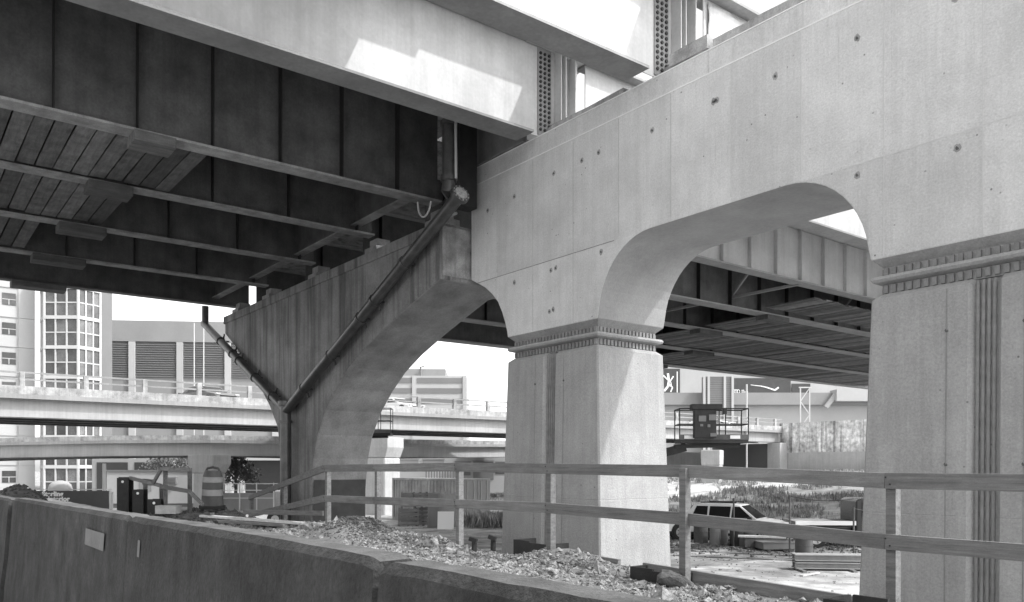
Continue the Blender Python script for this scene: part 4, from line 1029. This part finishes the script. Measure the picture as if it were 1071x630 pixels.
# stack of long beams
X, Y = at(872, 25.6); 
for k, (yy, zz, lab) in enumerate(((-.25, .13, 'front lower'), (.05, .13, 'rear lower'), (-.22, .37, 'front upper'), (.08, .37, 'rear upper'))):
    mb = MB(); c, s = math.cos(PHI-.1), math.sin(PHI-.1)
    def L(x, y): return (X+c*x-s*y, Y+s*x+c*y)
    for (y0, y1, z0, z1) in ((-.13, .13, -.1, -.07), (-.13, .13, .07, .1), (-.015, .015, -.07, .07)):
        ring = []
        for x in (-1.25, 2.6):
            ring.append([(*L(x, yy+a), G+zz+b_+.04) for a, b_ in ((y0, z0), (y1, z0), (y1, z1), (y0, z1))])
        mb.loft(ring)
    tag(obj('steel_beam', mb, 'concrete_far'), 'pale steel beam, %s one of the stack on the yard before the truck' % lab, 'beam', 'stacked steel beams')
for k, (px, d) in enumerate(((838, 25.2), (890, 25.2))):
    q = at(px, d); mb = MB(); mb.obb((*q, G+.03), (.12, .7, .08), (0, 0, PHI)); tag(obj('timber_bearer', mb, 'wood_fence'), 'timber bearer under the %s end of the steel beam stack' % ('left', 'right')[k], 'timber')
board(at(838, 24.0, -3.17), at(856, 24.6, -3.16), .12, .04, 'pale stick lying on the sand before the beam stack')
# drums and debris
def drum(px, d, r, h, m, label, group=None):
    X, Y = at(px, d); t = thing('steel_drum', (X, Y, G), label, 'drum', group)
    mb = MB(); mb.tube([(0, 0, 0), (0, 0, h)], r, 20); obj('body', mb, m, t, local=True)
    for z in (.0, h*.33, h*.66, h-.03): mb = MB(); mb.tube([(0, 0, z), (0, 0, z+.03)], r+.012, 20); obj('hoop', mb, m, t, local=True)
drum(748, 34, .22, .8, 'building_mid', 'left of two slim pale drums below the parked car'); drum(756, 34.4, .22, .82, 'building_mid', 'right of two slim pale drums below the parked car')
drum(841, 28.5, .30, .75, 'barrel_dark', 'grey drum at the left end of the steel beam stack'); drum(771, 33.5, .3, .75, 'car_dark', 'dark drum in the shade under the parked car')
drum(783, 33.6, .3, .7, 'steel_dark', 'darkest of the drums right of the slim pale pair'); drum(733, 35, .3, .7, 'steel_dark', 'dark drum beside the rear wheel of the parked car')
for k, (px, d, w, h, m, lab) in enumerate(((798, 32.5, 1.7, .45, 'steel_dark', 'dark long crate in front of the parked car'), (812, 31.8, 1.4, .3, 'building_mid', 'grey low skip beside the dark long crate'), (722, 37, 1.6, .6, 'steel_dark', 'dark heap of gear behind the leaning fence post'))):
    X, Y = at(px, d); t = thing('equipment_crate', (X, Y, G), lab, 'crate', None, PHI+.1*k)
    mb = MB(); mb.box(-w/2, w/2, -.4, .4, .06, h); obj('box', mb, m, t, bevel=.03, local=True)
    mb = MB(); mb.box(-w/2-.03, w/2+.03, -.43, .43, h, h+.05); obj('lid', mb, m, t, bevel=.01, local=True)
    for x in (-w/3, w/3): mb = MB(); mb.box(x-.05, x+.05, -.4, .4, 0, .06); obj('skid', mb, 'wood_dark', t, local=True)
board(at(772, 31.5, -2.62), at(822, 31.0, -2.63), .3, .07, 'long pale plank resting on the crates before the parked car')
# wire fence
t = thing('wire_fence', (*at(826, 31), G), 'thin wire fence on steel posts behind the yard', 'fence'); pp = [(767.5, 33, 521), (826, 31, 518), (893, 29.5, 531), (960, 28.5, 530)]
for px, d, y in pp:
    a = at(px, d, 0); mb = MB(); mb.tube([(a.x, a.y, G), (a.x, a.y, Z(hp(y, d)))], .035, 8); obj('post', mb, 'steel_dark', t)
for dy in (1, 30):
    for (pa, da, ya), (pb, db, yb) in zip(pp[1:], pp[2:]):
        a = at(pa, da, hp(ya+dy, da)); c = at(pb, db, hp(ya+dy+3, db)); mb = MB(); pts = [a.lerp(c, k/8)-Vector((0, 0, .12*math.sin(math.pi*k/8))) for k in range(9)]; mb.tube(pts, .014, 5); obj('wire', mb, 'steel_dark', t)

# ================================================================== BUILDINGS
# white panel building, left
t = thing('panel_building', (-127, 0, G), 'white panelled building with small windows at the left edge', 'building')
K = 117; fl = 3.64; z_top = 29
mb = MB(); mb.box(-K-20, -K-.02, -25, 14.8, G, Z(z_top)); obj('wall', mb, 'building_white', t)
for j in range(9):
    z0 = -3.2 + fl*j - .05; src = None
    for k in range(6):
        y0 = 12.9-5.6*(k+1); mb = MB()
    zc = z0
    for y0, y1, z_0, z_1 in ((-5, 10.8, 0, fl/2-.04), (-5, 10.8, fl/2, fl-.04), (10.86, 12.94, 0, 1.25), (13.0, 14.8, 0, fl-.04)):
        mb = MB(); mb.box(-K-.02, -K+(.35 if y1 < 11 else .1), y0, y1, Z(z0+z_0), Z(z0+z_1)); obj('wall_panel', mb, 'building_white', t)
    if hp(300, 100) > -100:
        mb = MB(); mb.box(-K-.02, -K+.05, 11.3, 12.75, Z(z0+1.5), Z(z0+2.95)); w = obj('window', mb, 'window_dark', t)
        mb = MB(); mb.box(-K+.05, -K+.08, 11.3, 12.75, Z(z0+2.15), Z(z0+2.22)); mb.box(-K+.05, -K+.08, 11.98, 12.06, Z(z0+1.5), Z(z0+2.149)); obj('frame', mb, 'mullion', w)
# glass tower
X, Y = at(64, 99); t = thing('glass_tower', (X, Y, G), 'faceted glass stair tower with a white window grid', 'building', None, PHI)
fw = 4.1; pts = [(-fw/2-1.9, 2.6), (-fw/2, 0), (fw/2, 0), (fw/2+1.35, 2.6)]
H = 30
mb = MB(); mb.prism([(-fw/2-1.8, 2.75), (-fw/2+.1, .2), (fw/2-.1, .2), (fw/2+1.2, 2.75), (fw/2+1.2, 6), (-fw/2-1.8, 6)], 'z', 0, H); obj('core', mb, 'building_mid', t, local=True)
for (x0, y0), (x1, y1) in zip(pts, pts[1:]):
    a = Vector((x0, y0)); c = Vector((x1, y1)); L_ = (c-a).length; u = (c-a)/L_; ang = math.atan2(u.y, u.x)
    for j in range(8):
        zf = -.25+fl*j
        mid_ = (a+c)/2
        mb = MB(); mb.obb((mid_.x, mid_.y, zf), (L_+.1, .3, .42), (0, 0, ang)); obj('floor_band', mb, 'mullion', t, local=True)
        mb = MB(); mb.obb((mid_.x, mid_.y+.0, zf+.2+(fl-.42)*.5), (L_, .1, .14), (0, 0, ang)); obj('transom', mb, 'mullion', t, local=True)
        n = 3
        for k in range(n):
            q = a+u*(L_*(k+.5)/n)
            for r_ in range(2):
                hh = (fl-.42)/2-.14; zc = zf+.21+.07+hh/2+r_*(hh+.14)
                mb = MB(); mb.obb((q.x, q.y+.06, zc), (L_/n-.16, .03, hh), (0, 0, ang)); obj('pane', mb, 'glass_pane', t, local=True)
    for k in range(4):
        q = a+u*(L_*k/3); mb = MB(); mb.obb((q.x, q.y, H/2), (.16 if 0 < k < 3 else .26, .2, H), (0, 0, ang)); obj('mullion', mb, 'mullion', t, local=True)
# grey louvre building
X, Y = at(180, 122); t = thing('louvre_building', (X, Y, G), 'wide grey building with louvred bays between white columns', 'building', None, PHI+.10)
hT = hp(336, 122)+3.2
mb = MB(); mb.box(-13, 28, .3, 25, 0, hT); obj('wall', mb, 'building_grey', t, local=True)
mb = MB(); mb.box(-13.1, 28.1, 0, .29, hT-3.1, hT+.02); obj('fascia', mb, 'building_grey', t, local=True)
for x0, x1 in ((-12.5, -6.3), (-5.3, .6), (1.6, 7.6), (8.6, 14.6), (15.6, 21.6)):
    for k in range(16):
        z = hT-8.3+5.1*k/15; mb = MB(); mb.obb(((x0+x1)/2, .16, z), (x1-x0, .22, .05), (R(35), 0, 0)); obj('louvre_blade', mb, 'louvre', t, local=True)
for x in (-13, -5.8, 1.1, 8.1, 15.1, 22): mb = MB(); mb.box(x-.45, x+.45, -.12, .28, 0, hT-3.15); obj('column', mb, 'building_white', t, local=True)
for px in (203, 213): q = at(px, 75, 0); mb = MB(); mb.tube([(q.x, q.y, Z(2)), (q.x, q.y, Z(hp(338, 75)))], .05, 8); tag(obj('flag_pole', mb, 'mullion'), 'thin white mast before the louvred building, %s of the pair' % ('left' if px == 203 else 'right'), 'mast')
# banded building right of the stained pier
X, Y = at(440, 150); t = thing('office_building', (X, Y, G), 'pale office building with grey window bands beyond the upper ramp', 'building', None, PHI+.03)
hT = hp(393, 150)+3.2; kx = 150/851
mb = MB(); mb.box((370-440)*kx, (488-440)*kx, .2, 20, 0, hT); obj('wall', mb, 'building_white', t, local=True)
mb = MB(); mb.box((385-440)*kx, (465-440)*kx, 3, 14, hT, hT+1.6); obj('roof_storey', mb, 'building_grey', t, local=True)
mb = MB(); mb.tube([(-.2, 2.5, hT), (-.2, 2.5, hT+1.9), (.4, 2.5, hT+2.1)], .2, 10); obj('roof_vent', mb, 'building_mid', t, local=True)
for j in range(6):
    z = hT-1.35-1.9*j
    for x0, x1 in ((395, 431), (436, 483)): mb = MB(); mb.box((x0-440)*kx, (x1-440)*kx, .1, .19, z, z+.95); w = obj('window', mb, 'building_mid', t, local=True)
for px in (431, 484): mb = MB(); mb.box((px-440)*kx, (px+3-440)*kx, -.05, .18, 0, hT-.003); obj('pier', mb, 'building_white', t, local=True)
# stadium like building at right with banners
D = 140; kx = D/851
X, Y = at(800, D); t = thing('arena_building', (X, Y, G), 'long pale arena building with dark banners behind the stained wall', 'building', None, PHI)
zz = lambda y: hp(y, D)+3.2
mb = MB(); mb.box((600-800)*kx, (1000-800)*kx, .2, 30, 0, zz(411)); obj('lower_wall', mb, 'building_white', t, local=True)
mb = MB(); mb.box((600-800)*kx, (1000-800)*kx, -1.2, .19, zz(424), zz(411.5)); obj('ledge', mb, 'building_grey', t, local=True)
mb = MB(); mb.box((600-800)*kx, (1000-800)*kx, 4, 28, zz(411)+.003, zz(380)); obj('upper_wall', mb, 'building_white', t, local=True)
def bann(x0, x1, y0, y1, yy): mb = MB(); mb.box((x0-800)*kx, (x1-800)*kx, yy-.08, yy, zz(y0), zz(y1)); return obj('banner', mb, 'banner_dark', t, local=True)
b1 = bann(680, 716, 410, 383, 3.9)
mb = MB(); mb.box((712.5-800)*kx, (713.5-800)*kx, 3.78, 3.81, zz(408.5), zz(386)); obj('frame', mb, 'print_white', b1, local=True)
# abstract pale figure print
mb = MB()
def pp2(pts, w=.22):
    for a, c in zip(pts, pts[1:]): mb.beam(((a[0]-800)*kx, 3.79, zz(a[1])), ((c[0]-800)*kx, 3.79, zz(c[1])), w, .03, up=(0, 1, 0))
pp2([(698, 390), (702, 394), (705, 397), (709, 391)]); pp2([(703, 388), (704, 396), (703, 402), (699, 407)], .38); pp2([(704, 399), (708, 403), (706, 408)]); pp2([(702, 401), (707, 402), (706, 397)], .15)
obj('printed_figure', mb, 'print_white', b1, local=True)
b2 = bann(768, 835, 411, 393, 3.9); b3 = bann(836, 856, 411, 399, 3.85)
for k in range(4):
    mb = MB(); cx = (771.5+k*2.3-800)*kx; cz = zz(407.3)
    mb.tube([(cx+.28*math.cos(a), 3.78, cz+.28*math.sin(a)) for a in [2*math.pi*q/16 for q in range(17)]], .06, 6); obj('ring', mb, 'print_white', b2, local=True)
mb = MB(); mb.box((782-800)*kx, (789-800)*kx, 3.77, 3.8, zz(408.3), zz(407.6)); mb.box((782-800)*kx, (785-800)*kx, 3.77, 3.8, zz(406.5), zz(405.8)); obj('small_print', mb, 'print_white', b2, local=True)
mb = MB(); cur = [(792, 400.3), (797, 401), (803, 401.6), (809, 403), (814, 404.6), (818, 406), (822, 403)]
for i, (a, c) in enumerate(zip(cur, cur[1:])): mb.beam(((a[0]-800)*kx, 3.79, zz(a[1])), ((c[0]-800)*kx, 3.79, zz(c[1])), .10+.04*i, .03, up=(0, 1, 0))
obj('swoosh', mb, 'print_white', b2, local=True)
# banded tower in front
mb = MB(); x0, x1 = (732-800)*kx, (762-800)*kx; mb.box(x0, x1, -3, -1.3, 0, zz(396)); obj('vent_tower', mb, 'building_grey', t, local=True)
for k in range(22): z = zz(437)+(zz(397)-zz(437))*k/21; mb = MB(); mb.box(x0+.1, x1-.1, -3.1, -3.003, z, z+.11); obj('band', mb, 'building_mid', t, local=True)
for px in (732, 736.5, 753, 761): mb = MB(); mb.box((px-800)*kx-.2, (px-800)*kx+.2, -3.3, -3.11, 0, zz(396)); obj('fin', mb, 'building_white', t, local=True)
# overhanging roof with strut at right
mb = MB(); mb.box((868-800)*kx, (1000-800)*kx, -3, 0.1, zz(421), zz(409)); obj('canopy', mb, 'building_white', t, local=True)
mb = MB(); mb.beam(((859-800)*kx, -2, zz(427)), ((870-800)*kx, -2, zz(413)), .7, .6, up=(0, 1, 0)); obj('strut', mb, 'building_white', t, local=True)
# lattice mast and lamp post
X, Y = at(842, 110); t = thing('lattice_mast', (X, Y, G), 'white lattice mast beside the dark banners', 'mast', None, PHI); H = hp(406, 110)+3.2; w = .62
for sx in (-1, 1): mb = MB(); mb.box(sx*w-.07, sx*w+.07, -.07, .07, 0, H); obj('leg', mb, 'mullion', t, local=True)
for k in range(9):
    s = 1 if k % 2 else -1; z0 = H-1.8*k; mb = MB(); mb.beam((-s*w, 0, z0), (s*w, 0, z0-1.8), .1, .1); obj('brace', mb, 'mullion', t, local=True)
mb = MB(); mb.box(-w-.2, w+.2, -.1, .1, H, H+.15); obj('cap', mb, 'mullion', t, local=True)
q = at(781, 88, 0); mb = MB(); mb.tube([(q.x, q.y, G), (q.x, q.y, Z(hp(402, 88)))], .09, 8); tag(obj('lamp_post', mb, 'mullion'), 'plain white pole behind the right end of the lift platform', 'pole')

# ================================================================== TREES
def tree(px, d, H, Rr, label, n=1500):
    X, Y = at(px, d); t = thing('tree', (X, Y, G), label, 'tree', 'trees behind the ramps')
    mb = MB(); mb.tube([(0, 0, 0), (.1, .05, H*.4), (0, 0, H*.75)], .2, 8, r1=.06)
    ct = []
    for k in range(9):
        a = k*2.4; r = Rr*random.uniform(.4, .75); z = H*random.uniform(.45, .9); mb.tube([(0, 0, z*.7), (math.cos(a)*r*.5, math.sin(a)*r*.5, z*.88), (math.cos(a)*r, math.sin(a)*r, z)], .07, 5, r1=.02); ct.append((math.cos(a)*r, math.sin(a)*r, z))
    obj('trunk', mb, 'bark', t, local=True)
    vs = []; fs = []
    for i in range(n):
        c = random.choice(ct); v = Vector((random.gauss(0, 1), random.gauss(0, 1), random.gauss(0, 1)*.8))*Rr*.22 + Vector(c); s = random.uniform(.07, .2)
        a = Vector((random.gauss(0,1), random.gauss(0,1), random.gauss(0,1))).normalized()*s; e = a.cross(Vector((random.gauss(0,1), random.gauss(0,1), random.gauss(0,1)))).normalized()*s*.7; o = len(vs)
        vs += [tuple(v-a), tuple(v+e), tuple(v+a), tuple(v-e)]; fs.append((o, o+1, o+2, o+3))
    me = bpy.data.meshes.new('crown'); me.from_pydata(vs, [], fs); me.update(); link('crown', me, 'leaf', t)
tree(246, 74, 4.4, 1.9, 'loose pale leafy tree between the white capped column and the stained pier', 1500)
tree(182, 84, 4.6, 3.2, 'bushy tree rising behind the right end of the site office', 2400)
tree(205, 88, 4.6, 3.0, 'bushy tree behind the white capped column', 2000)
# dark garage openings behind the office
X, Y = at(140, 95); t = thing('garage_building', (X, Y, G), 'low building with dark openings behind the site office', 'building', None, PHI)
mb = MB(); mb.box(-5, 4, .2, 6, 0, 4.3); obj('wall', mb, 'building_grey', t, local=True)
for x0, x1 in ((-4.4, -.8), (0, 2.6)): mb = MB(); mb.box(x0, x1, .1, .19, .2, 3.9); obj('opening', mb, 'car_dark', t, local=True)

X, Y = at(276, 92); t = thing('garage_building', (X, Y, G), 'dark open shed with white columns just left of the stained pier foot', 'building', None, PHI)
mb = MB(); mb.box(-2.2, 4.5, .3, 6, 0, 4.1); obj('interior', mb, 'car_dark', t, local=True)
mb = MB(); mb.box(-4.2, 4.8, -.1, 6.2, 4.1, 4.7); obj('roof', mb, 'building_white', t, local=True)
for x in (-4.0, -2.6): mb = MB(); mb.box(x-.25, x+.25, -.05, .3, 0, 4.095); obj('column', mb, 'building_white', t, local=True)
X, Y = at(262, 62); t = thing('rail_fence', (X, Y, G), 'low white rail fence and kerb wall behind the sloping timber rail', 'fence', None, PHI)
mb = MB(); mb.box(-3, 3.2, .5, .8, 0, 1.3); obj('wall', mb, 'building_grey', t, local=True)
for z in (.9, 1.5, 2.0): mb = MB(); mb.box(-3, 3.2, 0, .05, z, z+.06); obj('rail', mb, 'mullion', t, local=True)
for x in (-2.2, -.9, .4, 1.7, 3.0): mb = MB(); mb.box(x, x+.07, .055, .12, 0, 2.1); obj('post', mb, 'mullion', t, local=True)

mat('track_dirt', 0.17, 0.4, 2.0, 1, 1.0, 9, patch=0.3)
for k, (p0, p1) in enumerate((((690, 30), (930, 27)), ((700, 31.6), (930, 28.6)))):
    a = Vector(at(*p0)); c = Vector(at(*p1)); mb = MB(); vv = []
    for i in range(61):
        q = a.lerp(c, i/60); w_ = .16+.07*vnoise(i*.5, k*9); off = .5*math.sin(i*.06)
        vv.append([mb.b.verts.new((q.x+off, q.y+s_*w_+off*.4, G+.056)) for s_ in (-1, 1)])
    for i in range(60): mb.b.faces.new((vv[i][0], vv[i+1][0], vv[i+1][1], vv[i][1]))
    struct(obj('tyre_track', mb, 'track_dirt'))
stones('yard_debris', 900, lambda: (lambda p: (p[0], p[1], G+.02, 1.0))(at(random.uniform(700, 915), random.triangular(29, 37, 33.5))), .03, .16, 'stone_dark', 'dark lumps and scraps scattered on the yard below the parked car', 'debris')
